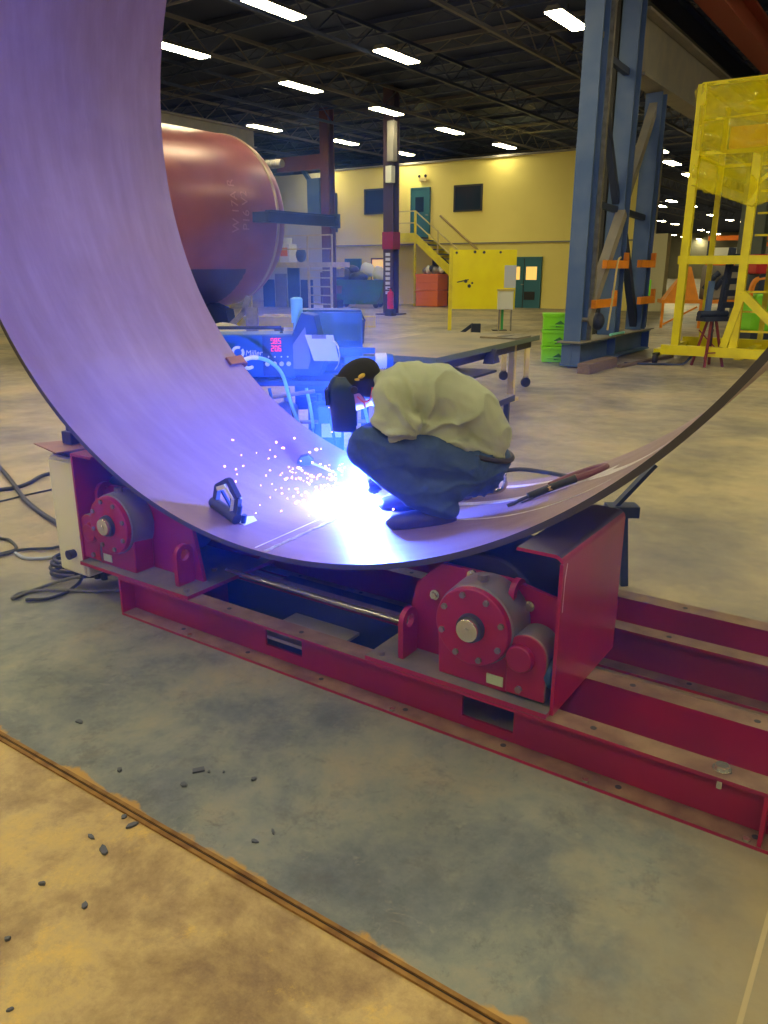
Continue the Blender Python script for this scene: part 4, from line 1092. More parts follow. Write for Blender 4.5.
def hoop(y, wy, r0, r1, a0=0, a1=2*PI):
    mb = MB(); K = 72; vs = []; fs = []
    for k in range(K+1):
        a = a0+(a1-a0)*k/K
        for r_, yy in ((r0,y),(r1,y+wy*.2),(r1,y+wy*.8),(r0,y+wy)): vs.append((r_*math.sin(a), yy, r_*math.cos(a)))
    for k in range(K):
        for q in range(4): fs.append((4*k+q, 4*k+(q+1)%4, 4*k+4+(q+1)%4, 4*k+4+q))
    return mb.add(vs, fs)
obj('rim_weld', hoop(5.04, .10, TR-.01, TR+.018), TRIMW, tk, smooth=True, label='weld rim of the tank end, brightened by painted light')
obj('rim_weld', hoop(1.9, .05, TR-.01, TR+.010), TRIMW, tk, smooth=True)
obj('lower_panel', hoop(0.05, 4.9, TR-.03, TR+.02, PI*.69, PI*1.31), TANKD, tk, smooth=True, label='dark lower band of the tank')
for a_, z_ in ((.0, .30), (.26, .0)):
    pass
# pale chalk lettering on the side
CHK = mat('chalk_marks', (.52,.24,.20), .8)
def chalk(txt, size, ang, y):
    cu = D.curves.new('chalk', 'FONT'); cu.body = txt; cu.size = size; cu.extrude = .002
    o = D.objects.new('chalk_t', cu); C.objects.link(o)
    me = D.meshes.new_from_object(o.evaluated_get(bpy.context.evaluated_depsgraph_get())); D.objects.remove(o)
    for v in me.vertices:
        a = ang - v.co.x/TR; yy = y - v.co.y; r_ = TR+.004+v.co.z
        v.co = (r_*math.sin(a), yy, r_*math.cos(a))
    me.materials.clear(); me.materials.append(CHK)
    q = D.objects.new('chalk_lettering', me); C.objects.link(q); q.parent = tk; q['label'] = 'faint pale chalk marks'
chalk('W 17A R', .27, 1.75, 3.9)
chalk('P16 V2', .27, 1.72, 4.2)
for k, (y, sx) in enumerate(((1.2, 1), (4.3, 1))):
    s_ = thing('tank_saddle', 'steel saddle under the %s of the big tank' % ('near part' if k == 0 else 'far end'), 'saddle', F(-10.75, 6.2+y, 0), BASE)
    mb = MB(); poly = [(-1.2,0),(1.2,0),(1.0,.80),(.55,.93),(0,.84),(-.55,.93),(-1.0,.80)]
    mb.prism(poly, 1, -.12, .12); obj('saddle_web', mb, NAVYD, s_)
# I-beam across the tank end
mb = MB(); mb.ibeam((2.30,4.25,.0), (2.30,6.45,0), .16, .24, .03); mb.box(2.16, 2.44, 6.45, 6.48, -.15, .15)
obj('boom_arm', mb, DARK, tk, label='dark I-beam projecting past the tank end')
mb = MB(); mb.box(1.80, 2.22, 4.3, 4.5, -.10, .10); obj('boom_bracket', mb, DARK, tk)
# prop stand in front of the tank bottom
vs_ = thing('pipe_stand', 'grey V-shaped steel stand standing below the tank end', 'stand', (-2.55, 15.5, 0))
mb = MB(); mb.bar((0,0,0), (.0,0,.95), .22, .16); mb.bar((-.75,0,.30), (-.05,0,.95), .10, .10); mb.bar((-.16,0,.85), (-.05,0,1.15), .10, .1); mb.box(-.4,.35,-.2,.2,0,.05); obj('stand_frame', mb, STEEL, vs_)
for nm, loc, L_, z, m_, lb in (('floor_girder', (-5.6, 19.5, 0), 5.4, .42, YELLOW, 'yellow girder lying level below the tank, behind the reel'), ('floor_girder', (-3.2, 21.3, 0), 2.6, .36, YELLOWP, 'pale yellow girder on blocks right of the bright yellow one')):
    g_ = thing(nm, lb, 'girder', loc)
    mb = MB(); mb.box(0, L_, -.15, .15, z-.12, z+.14); obj('girder_bar', mb, m_, g_, bevel=.01)
    mb = MB(); mb.box(.3,.5,-.2,.2,0,z-.12); mb.box(L_-.5,L_-.3,-.2,.2,0,z-.12); obj('block', mb, WOOD, g_)
yp = thing('yellow_post', 'short yellow post standing in front of the tank bottom', 'post', (-3.75, 19.3, 0))
mb = MB(); mb.cyl((0,0,0),(0,0,.95),.08,seg=14); mb.cyl((0,0,0),(0,0,.03),.16,seg=14); obj('post_tube', mb, YELLOW, yp, smooth=True)

# ================================================================ work platform, racks, columns on the left
wp = thing('work_platform', 'cream steel work platform with railings beside the tank', 'platform', F(-21.2, 24.2, 0), BASE)
mb = MB(); mb.box(-2, 3.6, 0, 1.2, 1.72, 1.92); obj('deck', mb, YELLOWP, wp)
for x in (-2.0, .6, 2.3, 3.6):
    mb = MB(); mb.bar((x, .02, 1.92), (x, .02, 3.0), .05, .05); obj('rail_post', mb, YELLOWP, wp)
for z in (2.45, 2.98):
    mb = MB(); mb.bar((-2, .02, z), (3.6, .02, z), .05, .05); obj('rail', mb, YELLOWP, wp)
for x in (2.35, 3.55):
    mb = MB(); mb.bar((x, 0, 0), (x, 0, 1.75), .08, .08); obj('leg', mb, YELLOWP, wp)
mb = MB()
for z in (.25,.6,.95,1.3,1.6): mb.bar((2.35, 0, z), (3.55, 0, z), .04, .05)
obj('ladder_rungs', mb, YELLOWP, wp)
for x in (-1.0,): 
    mb = MB(); mb.bar((x, 0, .0), (x, 0, 1.75), .06, .06); mb.bar((x, 0, .9), (x+.6, 0, 1.7), .06, .06); obj('leg', mb, YELLOWP, wp)
for k, (x, z, m_, lb) in enumerate(((2.6,.05,DARK,'dark crate on the lowest ladder shelf'), (2.55,.64,BROWNRED,'dark red machine part on the middle shelf'), (2.7,1.32,mat('tan_box',(.5,.4,.25),.7),'tan carton on the top shelf'))):
    o = thing('crate', lb, 'crate', F(-21.2+x, 25.15, z+.005), BASE); mb = MB(); mb.box(0,.5,0,.4,0,.32); mb.box(-.02,.52,-.02,.42,.26,.30); obj('crate_body', mb, m_, o, bevel=.01)
rk = thing('storage_rack', 'brown shelf rack standing against the wall left of the skip', 'rack', F(-22.6, 29.6, 0), BASE)
for x in (0,1.5):
    mb = MB(); mb.box(x,x+.06,0,.6,0,1.5); obj('upright', mb, BROWNRED, rk)
for z in (.3,.85,1.4):
    mb = MB(); mb.box(.06,1.5,0,.6,z,z+.05); obj('shelf', mb, BROWNRED, rk)
for k in range(5):
    o = thing('carton', ['grey carton, left on the lower rack shelf','brown carton, right on the lower rack shelf','brown carton, left on the middle rack shelf','grey carton, right on the middle rack shelf','wide brown carton on the top rack shelf'][k], 'carton', F(-22.6+(.15+.7*(k%2)), 29.7, (.355,.355,.905,.905,1.455)[k]), BASE)
    mb = MB(); mb.box(0,.5,0,.4,0,.36); mb.box(.22,.28,-.003,.403,.3,.363); obj('carton_body', mb, (STEEL,WOOD)[k%2 if k<3 else (k+1)%2], o)
pv = thing('clutter_stack', 'stack of grey and blue panels under the work platform', 'panels', F(-22.3, 25.3, 0), BASE)
for k in range(4):
    mb = MB(); mb.box(-.2+.75*k, .45+.75*k, 0, .08, 0, 1.2+.25*((k*7)%3)); obj('panel', mb, (BLUED, GREYP, BLUED, NAVYD)[k], pv)
rp = thing('red_machine', 'white and red machine standing on the work platform', 'machine', F(-20.7, 24.5, 1.925), BASE)
mb = MB(); mb.box(0,.55,0,.5,0,.75); mb.cyl((.27,.25,.75),(.27,.25,1.0),.18,seg=16); obj('machine_body', mb, WHITE, rp, bevel=.02)
mb = MB(); mb.box(.05,.45,-.02,0,.25,.6); obj('machine_panel', mb, ORANGER, rp)
mb = MB(); mb.sph((.95,.3,.30),(.25,.2,.30),14,8); obj('machine_drum', mb, DARK, rp, smooth=True)
def column(name, label, a, n, w_, H, m_, base=True):
    c = thing(name, label, 'column', F(a, n, 0), BASE)
    mb = MB(); mb.ibeam((0,0,0), (0,0,H), w_, w_, .05); obj('column_shaft', mb, m_, c)
    mb = MB(); mb.box(-w_, w_, -w_, w_, 0, .05); obj('base_plate', mb, m_, c)
    return c
rc = column('roof_column', 'red-brown roof column carrying the bracket beam beside the tank', -18.3, 24.9, .42, 7.75, BROWNRED)
mb = MB(); mb.box(-2.6, -.22, -.15, .15, 5.55, 6.1); obj('bracket_beam', mb, BROWNRED, rc)
mb = MB(); mb.bar((-.25, 0, 4.3), (-1.3, 0, 5.6), .15, .15); obj('knee_brace', mb, BLUED, rc)
mb = MB(); mb.box(-.9,-.25,-.25,.1,3.6,5.2); obj('panel_board', mb, NAVY, rc)
kc = column('roof_column', 'dark roof column with a red band standing in front of the skip', -13.95, 23.1, .42, 7.75, mat('dark_brown_paint', (.075,.045,.07), .5))
mb = MB(); mb.box(-.24,.24,-.24,.24,2.35,2.95); obj('red_band', mb, mat('crimson_band', (.35,.02,.05), .5), kc)
mb = MB(); mb.box(.05,.3,-.45,-.2,4.6,5.15); obj('white_box', mb, WHITE, kc)
mb = MB(); mb.box(.10,.36,-.42,-.16,5.3,6.6); obj('grey_sleeve', mb, GREYP, kc)
mb = MB()
for k in range(9): mb.box(-.10,.10,-.225,-.212,.75+.17*k,.86+.17*k)
obj('stencil_marks', mb, PAPER, kc)
fe = thing('fire_extinguisher', 'red fire extinguisher at the foot of the dark roof column', 'fire extinguisher', F(-13.5, 22.4, .25), BASE)
mb = MB(); mb.cyl((0,0,.0),(0,0,.55),.12,seg=18); mb.sph((0,0,.55),(.12,.12,.08),18,8); mb.cyl((0,0,.6),(0,0,.72),.04,seg=10); obj('cylinder', mb, mat('extinguisher_red', (.8,.03,.05), .3), fe, smooth=True)
mb = MB(); mb.box(-.12,.04,-.03,.03,.70,.74); mb.tube([(.05,0,.68),(.17,0,.6),(.16,0,.2)], .02, 6); obj('valve', mb, BLACK, fe)
mb = MB(); mb.box(-.15,.15,-.15,.15,-.25,-.0); obj('extinguisher_stand', mb, DARK, fe)
gg = thing('crane_girder', 'grey crane girder running high behind the tank', 'girder', F(-17.9, 12.0, 6.05), BASE)
mb = MB(); mb.ibeam((0,0,0), (0,8.2,0), .3, .6, .04); obj('girder_web', mb, GREYP, gg)
g2 = thing('crane_girder', 'corrugated grey duct hanging over the bracket beam', 'duct', F(-19.9, 22.6, 5.55), BASE)
mb = MB()
mb.cyl((-2.2,0,0),(1.2,0,0),.15,seg=18)
for k in range(13): mb.cyl((-2.1+.25*k,0,0),(-2.0+.25*k,0,0),.17,seg=18)
obj('duct_tube', mb, GREYP, g2, smooth=True)
# green skip with refuse bags
sk = thing('green_skip', 'green wheeled refuse skip full of bags behind the dark column', 'skip', F(-18.1, 26.6, 0), R(-12))
mb = MB(); mb.prism([(-1.0,.30),(.95,.30),(1.25,1.15),(-1.35,1.15)], 1, 0, 1.3); obj('skip_body', mb, GREEN, sk, bevel=.02)
mb = MB(); mb.box(-1.4,1.3,-.05,.02,1.1,1.2); mb.box(-.9,.9,.0,1.3,.16,.3); obj('skip_rim', mb, GREEN, sk)
for x in (-.8,.8):
    for y in (.2, 1.1):
        mb = MB(); mb.cyl((x,y-.05,.13),(x,y+.05,.13),.13,seg=16); obj('wheel', mb, BLACK, sk, smooth=True)
for k, (x, y, z, r_, m_, lb) in enumerate(((-.75,.5,1.35,(.42,.35,.33),mat('black_bag',(.03,.035,.05),.35),'black refuse bag on the left of the green skip'),
        (-.1,.5,1.28,(.45,.35,.26),MATS['black_bag'],'slumped black refuse bag in the middle of the green skip'), (-.4,.8,1.62,(.30,.3,.2),MATS['black_bag'],'black refuse bag topmost in the green skip'),
        (.25,.9,1.60,(.33,.3,.34),WHITE,'round white bag behind the dark column'), (.85,.5,1.42,(.27,.25,.36),WHITE,'white refuse bag on the right of the green skip'))):
    q = sk.matrix_world
    ml = Matrix.Translation(sk.location) @ Matrix.Rotation(R(-12), 4, 'Z') @ Vector((x,y,z))
    mb = MB(); mb.sph((0,0,0), r_, 18, 12)
    me = mb.mesh('refuse_bag', m_, True)
    for v in me.vertices: v.co *= 1+.18*noise.noise(Vector(v.co)*5+Vector((k*3,0,0)))
    o = obj('refuse_bag', me, None, loc=ml); tag(o, lb, 'refuse bag')

# ================================================================ stair, bins, welding screen
sr = thing('steel_staircase', 'yellow steel staircase and landing up to the upper teal door', 'staircase', F(-18.2, 29.6, 0), BASE)
mb = MB(); mb.box(-.5, 1.2, 0, 1.25, 3.0, 3.06); obj('landing', mb, DARK, sr)
mb = MB(); mb.box(-.5, 1.2, -.05, 0, 2.82, 3.22); obj('landing_beam', mb, YELLOW, sr)
def stringer(y):
    m_ = MB(); m_.prism([(1.2,2.82),(1.2,3.22),(5.0,.30),(5.0,0),(4.75,0)], 1, y, y+.05); return m_
obj('stringer', stringer(-.05), YELLOW, sr); obj('stringer', stringer(1.15), YELLOW, sr)
for k in range(14):
    mb = MB(); x = 1.3+.265*k; z = 2.93-.205*k; mb.box(x, x+.28, 0, 1.15, z-.04, z); obj('tread', mb, BLUED, sr)
for (x, z0, z1) in ((-.5,0,4.15),(1.2,0,4.15)):
    mb = MB(); mb.bar((x,-.02,z0),(x,-.02,z1),.08,.08); obj('post', mb, YELLOW, sr)
for (x, z) in ((2.4,2.3),(3.6,1.4),(4.8,.5)):
    mb = MB(); mb.bar((x,-.02,z-.1),(x,-.02,z+1.0),.05,.05); obj('rail_post', mb, YELLOWP, sr)
for dz in (.55, 1.05):
    mb = MB(); mb.tube([(-.5,-.02,3.1+dz),(1.2,-.02,3.1+dz),(5.0,-.02,.25+dz)], .03, 6, smooth=1); obj('handrail', mb, YELLOWP, sr)
mb = MB(); mb.tube([(1.7,1.33,4.0),(5.2,1.33,1.35)], .05, 6); obj('rail_shadow', mb, mat('rail_shadow_brown', (.38,.27,.12), .6), sr)  # shadow of the handrail painted as a brown strip along the wall
for k in range(2):
    o = thing('orange_bin', ['orange plastic bin, lower of two under the stairs','orange plastic bin stacked on top under the stairs'][k], 'bin', F(-16.75, 29.3, .02+.72*k), BASE)
    mb = MB(); mb.box(0,1.15,0,.9,0,.70); mb.box(-.03,1.18,-.03,.93,.60,.66); mb.box(.1,1.05,-.02,0,.28,.33); obj('bin_body', mb, ORANGER, o, bevel=.015)
o = thing('junk_pile', 'grey and white parts piled on the orange bins', 'parts pile', F(-16.7, 29.4, 1.45), BASE)
for k in range(6):
    mb = MB(); mb.sph((.2+.17*k,.3,.12+.05*(k%3)),(.14,.14,.15+.05*(k%2)),10,6); obj('part', mb, (STEEL,WHITE,DARK,STEEL,GREYP,WHITE)[k], o, smooth=True)
el = thing('emergency_light', 'twin-head emergency light on the wall above the upper door', 'emergency light', F(-17.45, 30.85, 5.62), BASE)
mb = MB(); mb.box(-.2,.2,0,.1,-.09,.06); obj('light_box', mb, YELLOWP, el)
for x in (-.17,.17):
    mb = MB(); mb.sph((x,.0,.12),(.065,.065,.065),12,8); obj('lamp_head', mb, DARK, el, smooth=True)
ws = thing('welding_screen', 'large yellow steel screen with torn holes on two posts', 'screen', (1.85, 22.6, 0), R(-3))
mb = MB(); mb.box(0, 1.80, 0, .04, .58, 2.16); obj('screen_panel', mb, mat('bright_yellow_panel', (.98,.86,.01), .5, 0, (.92,.78,.01), 2), ws)
HOLE = mat('burn_hole', (.05,.06,.09), .8)
mb = MB()
for x, z, s_ in ((.15,2.08,.035),(.65,2.1,.04),(.90,2.09,.04),(1.35,2.09,.035),(.42,1.33,.05),(.52,1.20,.05),(.60,1.28,.03)): mb.cyl((x,-.003,z),(x,.0,z),s_,seg=9)
mb.bar((.18,-.002,1.30),(.5,-.002,1.37),.004,.03)
obj('hole_marks', mb, HOLE, ws)
mb = MB(); mb.box(-.05,.05,-.02,.06,0,2.2); obj('post', mb, YELLOW, ws)
mb = MB(); mb.box(1.35,1.43,-.03,.06,-.0,.6); obj('post', mb, YELLOWP, ws)
mb = MB(); mb.box(1.43,1.50,-.03,.06,0,.6); obj('post', mb, mat('green_post',(.05,.45,.12),.5), ws)
mb = MB(); mb.box(1.2,1.6,-.2,.2,0,.02); obj('foot_plate', mb, DARK, ws)
mb = MB(); mb.box(1.48,1.80,-.012,-.004,1.15,1.75); obj('pinned_sheet', mb, mat('pale_lilac_sheet',(.55,.58,.75),.7), ws)
wb = thing('white_cabinet', 'small white cabinet with a tan top right beside the double door', 'cabinet', (3.15, 22.3, 0), R(-3))
mb = MB(); mb.box(0,.42,0,.3,.58,1.07); mb.box(.02,.40,-.012,0,.6,1.04); obj('cabinet_body', mb, WHITE, wb, bevel=.01)
mb = MB(); mb.box(-.02,.44,-.02,.26,1.07,1.12); obj('cabinet_top', mb, YELLOWP, wb)
mb = MB()
for x in (.03,.36): mb.box(x,x+.04,.02,.06,0,.58)
obj('cabinet_stand', mb, STEEL, wb)
ch2 = thing('small_vice', 'little dark blue vice on the floor behind the steel table', 'vice', (2.15, 20.2, 0))
mb = MB(); mb.box(-.25,.1,-.1,.1,0,.12); mb.bar((-.2,0,.1),(.1,0,.32),.08,.08); mb.box(.05,.28,-.1,.1,.0,.34); obj('vice_body', mb, NAVYD, ch2)

# ================================================================ layout table and trolley
TOPM = mat('table_top_rust', (.30,.24,.17), .5, .3, (.20,.18,.16), 1.6, lo=.4, hi=.6)
tb = thing('layout_table', 'heavy steel layout table with a rusty top behind the welder', 'table', (.53, 7.93, 0), R(61))
# local x along the right long edge, y to the left
mb = MB(); mb.box(0, 3.25, 0, 1.45, .735, .80, 0, top=1); obj('table_top', mb, [mat('green_edge_steel',(.14,.19,.17),.5,.3), TOPM], tb, bevel=.004)
mb = MB(); mb.box(.1, 3.15, .08, .12, .64, .735); mb.box(.1,3.15,1.33,1.37,.64,.735); mb.box(.08,.12,.08,1.37,.64,.735); mb.box(3.1,3.15,.08,1.37,.64,.735); obj('table_apron', mb, DARK, tb)
for x, y in ((.15,.12),(2.55,.12),(.15,1.28),(3.05,1.28)):
    mb = MB(); mb.box(x-.04,x+.04,y-.04,y+.04,.05,.735); mb.box(x-.08,x+.08,y-.08,y+.08,.0,.05); obj('leg', mb, YELLOWP, tb)
mb = MB(); mb.box(.2,3.0,.5,1.3,.30,.33); obj('lower_shelf', mb, DARK, tb)
mb = MB(); mb.prism([(-.12,0),(.12,0),(.0,.16)], 1, -.06, .06, 0, Matrix.Translation((1.5,.0,.60))); obj('vice_bracket', mb, DARK, tb)
pt = thing('steel_plate_offcut', 'small dark offcut with a slot lying on the far corner of the layout table', 'steel plate', (1.45, 10.15, .801), R(58))
mb = MB(); mb.box(0,.5,-.25,.25,0,.02); mb.box(.1,.4,-.06,.06,.02,.024,1); obj('plate', mb, [TOPM, DARK], pt)
tw = thing('yellow_trolley', 'low yellow framed trolley with black castors right of the layout table', 'trolley', (2.07, 11.46, 0), R(106))
for x, y in ((0,0),(.78,0),(0,-1.1),(.78,-1.1)):
    mb = MB(); mb.box(x-.03,x+.03,-y-.03,-y+.03,.14,.66); lg = obj('leg', mb, YELLOWP, tw)
    mb = MB(); mb.cyl((x-.02,-y,.07),(x+.02,-y,.07),.07,seg=18); mb.box(x-.03,x+.03,-y-.03,-y+.03,.10,.16); obj('castor', mb, BLACK, tw, smooth=True)
for p0, p1 in (((0,0,.66),(.78,0,.66)),((0,1.1,.66),(.78,1.1,.66)),((0,0,.66),(0,1.1,.66)),((.78,0,.66),(.78,1.1,.66))):
    mb = MB(); mb.bar(p0, p1, .06, .06); obj('frame_bar', mb, YELLOW, tw)
sf = thing('low_shelf_cart', 'low dark steel shelf cart just behind the back of the welder', 'shelf cart', (.62, 7.30, 0), R(61))
mb = MB(); mb.box(0,.95,-.30,.30,.36,.42,0,top=1); obj('shelf', mb, [DARK, TOPM], sf)
for x, y in ((.08,-.24),(.88,-.24),(.08,.24),(.88,.24)):
    mb = MB(); mb.box(x-.025,x+.025,y-.025,y+.025,.09,.36); obj('leg', mb, DARK, sf)
    mb = MB(); mb.cyl((x,y-.02,.05),(x,y+.02,.05),.05,seg=16); obj('castor', mb, NAVYD, sf, smooth=True)

# ================================================================ blue braced steel tower
tw_ = thing('braced_tower', 'tall blue-grey braced steel frame of three columns on a deep base beam', 'steel tower', F(-2.0, 10.75, 0), BASE)
mb = MB(); mb.ibeam((0,.18,.235),(0,4.2,.235), .36, .40, .03); obj('base_beam', mb, NAVY, tw_)
for y in (0.19, 2.0, 4.15):
    mb = MB(); mb.box(-.17,.17,y,y+.02,.07,.40); obj('stiffener', mb, NAVY, tw_)
mb = MB(); mb.box(-.22,.22,.08,4.3,.435,.46); obj('sole_plate', mb, GREYP, tw_)
for y, H, w_ in ((.35, 7.7, .30), (2.05, 7.7, .32), (3.70, 4.85, .32)):
    mb = MB(); mb.ibeam((0,y,.46),(0,y,H), w_, w_, .03, 0); obj('column', mb, NAVY, tw_)
mb = MB(); mb.box(.08,.18,.60,.68,.46,7.6); obj('conduit', mb, STEEL, tw_)
def brace(y0, z0, y1, z1, m_, w_=.13, x=.0):
    mb = MB(); mb.bar((x,y0,z0),(x,y1,z1), w_, w_); obj('brace', mb, m_, tw_)
brace(.5, 2.72, 1.9, 2.68, NAVYD, .1); brace(2.2, 2.68, 3.55, 2.62, NAVYD, .1)
brace(.5, 4.95, 1.9, 4.90, NAVYD, .1); brace(.5, 4.85, 1.9, 2.80, NAVYD, .12); brace(1.95, 2.62, .5, .75, GREYP, .17, .1)
brace(.5, 5.1, 1.9, 7.4, GREYP, .16); brace(2.2, 2.6, 3.6, .55, NAVYD, .14); brace(2.25, 2.75, 3.65, 4.7, GREYP, .15)
for (y0, y1, z) in ((.95, 2.15, 1.74), (.55, 1.65, 1.08), (2.9, 3.85, 1.76), (3.1, 4.05, 1.06)):
    mb = MB(); mb.box(.17,.25,y0,y1,z-.08,z+.06); mb.box(.17,.25,y1-.08,y1,z+.06,z+.20); obj('cable_bracket', mb, ORANGE, tw_, label='orange hook bracket')
mb = MB(); mb.sph((.1,1.15,.75),(.12,.12,.16),12,8); mb.cyl((.1,1.15,.9),(.1,1.15,1.1),.03,seg=8); obj('hanging_lamp', mb, NAVYD, tw_, smooth=True)
mb = MB(); mb.tube([(.27,1.6,1.85),(.27,1.45,1.75),(.27,1.35,1.2),(.27,1.2,.6)], .018, 8, smooth=5); obj('cable_drop', mb, YELLOWP, tw_, smooth=True)
o = obj('cyan_tube', MB().cyl((0,0,0),(0,.75,0),.025,seg=10), mat('cyan_tube_plastic',(.3,.85,.85),.4), loc=F(-1.80,12.35,.487), rz=BASE, smooth=True); tag(o, 'bright cyan tube lying on the tower base plate', 'tube')
o = obj('timber_block', MB().box(0,.22,0,1.35,0,.17), WOOD, loc=F(-1.62,10.3,0), rz=BASE, bevel=.008); tag(o, 'old brown timber block on the floor against the tower base', 'timber block')
o = obj('timber_strip', MB().box(0,.09,0,2.3,0,.05), WOOD, loc=F(-1.35,11.5,0), rz=BASE-.12, bevel=.004); tag(o, 'thin timber strip lying beside the tower base', 'timber strip')
dk = column('roof_column', 'dark narrow roof column seen just behind the first tower column', -2.62, 13.6, .26, 7.75, DARK)
gp = column('roof_column', 'tall grey-green column behind the yellow scaffold', -2.3, 27.2, .75, 7.75, mat('grey_green_paint',(.10,.13,.13),.5,0,(.14,.16,.14),1))
wc = thing('wall_end_post', 'pale boarded end post of the office block right of the tower', 'post', F(-6.95, 31.4, 0), BASE)
mb = MB(); mb.box(0,.18,-.2,.2,0,6.2); obj('post_board', mb, mat('pale_board',(.75,.74,.6),.6), wc)
mb = MB(); mb.box(.18,.8,-.25,.25,0,3.0); obj('notice_board', mb, mat('pale_cream_board',(.72,.66,.42),.6), wc)
# crane runway
cr = thing('crane_runway', 'deep grey crane runway beam running back from the tower', 'crane beam', F(-2.0, 12.98, 5.42), BASE)
mb = MB(); mb.ibeam((0,0,0),(0,60,0), .42, 1.05, .05); obj('runway_beam', mb, GREYP, cr)
mb = MB(); mb.bar((0,0,.56),(0,60,.56), .10,.07); obj('crane_rail', mb, YELLOWP, cr)
mb = MB(); mb.ibeam((-.05,0,.0+.95),(-.05,60,.0+.95), .3, .55, .05); obj('upper_girder', mb, NAVYD, cr)
rb_ = thing('red_girder', 'red-oxide girder high in the roof at the upper right', 'girder', F(-1.1, 12.0, 6.45), BASE)
mb = MB(); mb.ibeam((0,0,0),(0,60,0), .45, .6, .05); obj('girder_body', mb, mat('red_oxide_bright',(.30,.055,.035),.6), rb_)
cp_ = thing('cream_duct', 'cream square duct under the roof in the upper right corner', 'duct', F(-.35, 12.0, 7.0), BASE)
mb = MB(); mb.box(-.25,.25,0,8,-.3,.3); obj('duct_body', mb, CREAM, cp_)
dd = column('roof_column', 'blue-grey column at the right edge of the photo under the roof', 1.1, 17.5, .4, 7.75, NAVY)

# lime boxes
for k in range(3):
    o = thing('lime_crate', 'lime green plastic crate, %s of the stack of three by the tower' % ('bottom', 'middle', 'top')[k], 'crate', (2.92, 14.62, .005+.295*k), R(-8), 'lime crates by the tower')
    mb = MB(); mb.box(0,.52,0,.4,0,.28); mb.box(-.015,.535,-.015,.415,.22,.285)
    mb.box(.08,.44,-.02,-.0,.06,.09); obj('crate_body', mb, LIME, o, bevel=.012)
    mb = MB(); mb.prism([(.22,.04),(.40,.07),(.30,.16),(.2,.1)], 1, -.006, 0); obj('sticker', mb, mat('dark_green_print',(.04,.2,.05),.5), o)

# ================================================================ yellow scaffold with plastic cab
YS = YELLOW
SCY = R(-34)
sc_ = thing('yellow_scaffold', 'tall yellow steel scaffold on a wheeled base at the right', 'scaffold', (5.26, 14.35, 0), SCY + R(0))
def sb(name, p0, p1, w_=.10, m_=None, h_=None):
    mb = MB(); mb.bar(p0, p1, w_, h_ or w_); return obj(name, mb, m_ or YS, sc_)
WX, WY = 1.08, 2.0
sb('base_beam', (-.22,-.05,.26), (3.2,-.05,.26), .14, h_=.17); sb('base_beam', (-.35,WY,.26), (3.2,WY,.26), .14, h_=.17)
sb('base_beam', (-.3,-.05,.20), (-.3,WY,.20), .12); sb('base_beam', (WX,-.05,.20), (WX,WY,.20), .12)
for x, y, z1 in ((0,0,4.55),(WX-.1,0,3.5),(0,WY,4.5),(WX,WY,4.5),(2.6,0,4.55)):
    sb('upright', (x,y,.30), (x,y,z1), .13 if y == 0 else .09)
for z in (1.80,1.72):
    pass
sb('deck_beam', (-.1,0,1.80), (3.0,0,1.80), .10, h_=.14); sb('deck_beam', (-.1,WY,1.80), (3.0,WY,1.80), .08); sb('deck_beam', (0,0,1.80), (0,WY,1.80), .08); sb('deck_beam', (WX,0,1.80), (WX,WY,1.80), .08)
mb = MB(); mb.box(.05,2.9,.05,WY-.05,1.84,1.87); obj('deck_board', mb, mat('olive_deck',(.25,.25,.06),.6), sc_)
sb('diagonal', (WX-.05,-.06,1.25), (WX+.95,-.06,.35), .13); sb('diagonal', (WX-.05,-.06,1.25), (WX-.25,-.06,.35), .12); sb('diagonal', (WX+1.1,-.06,.4), (WX+.95,-.06,.95), .11)
for z in (1.28,.95,.62): sb('guard_rail', (WX-.05,.1,z), (3.2,.1,z), .035)
for z in (2.2,2.55,2.9,3.25,3.6): sb('ladder_rung', (WX-.05,.35,z), (WX+1.0,.35,z), .035)
sb('ladder_stile', (WX+.55,.35,1.9), (WX+.75,.35,4.4), .06)
for z in (3.5,4.55): 
    sb('cab_rail', (0,0,z), (2.6,0,z), .06); sb('cab_rail', (0,WY,z), (2.6,WY,z), .05); sb('cab_rail', (0,0,z), (0,WY,z), .05)
sb('cab_rail', (1.3,0,3.5), (1.3,0,4.55), .05); sb('cab_rail', (0,.0,4.0), (1.3,.0,4.05), .03)
sb('knee_brace', (WX-.05,0,3.0), (WX+.6,0,3.5), .06)
for x, y in ((-.28,-.05),(3.0,-.05),(-.28,WY)):
    mb = MB(); mb.cyl((x-.03,y-.15,.10),(x+.03,y-.15,.10),.10,seg=20); mb.box(x-.04,x+.04,y-.2,y,.15,.2); obj('castor', mb, BLACK, sc_, smooth=True)
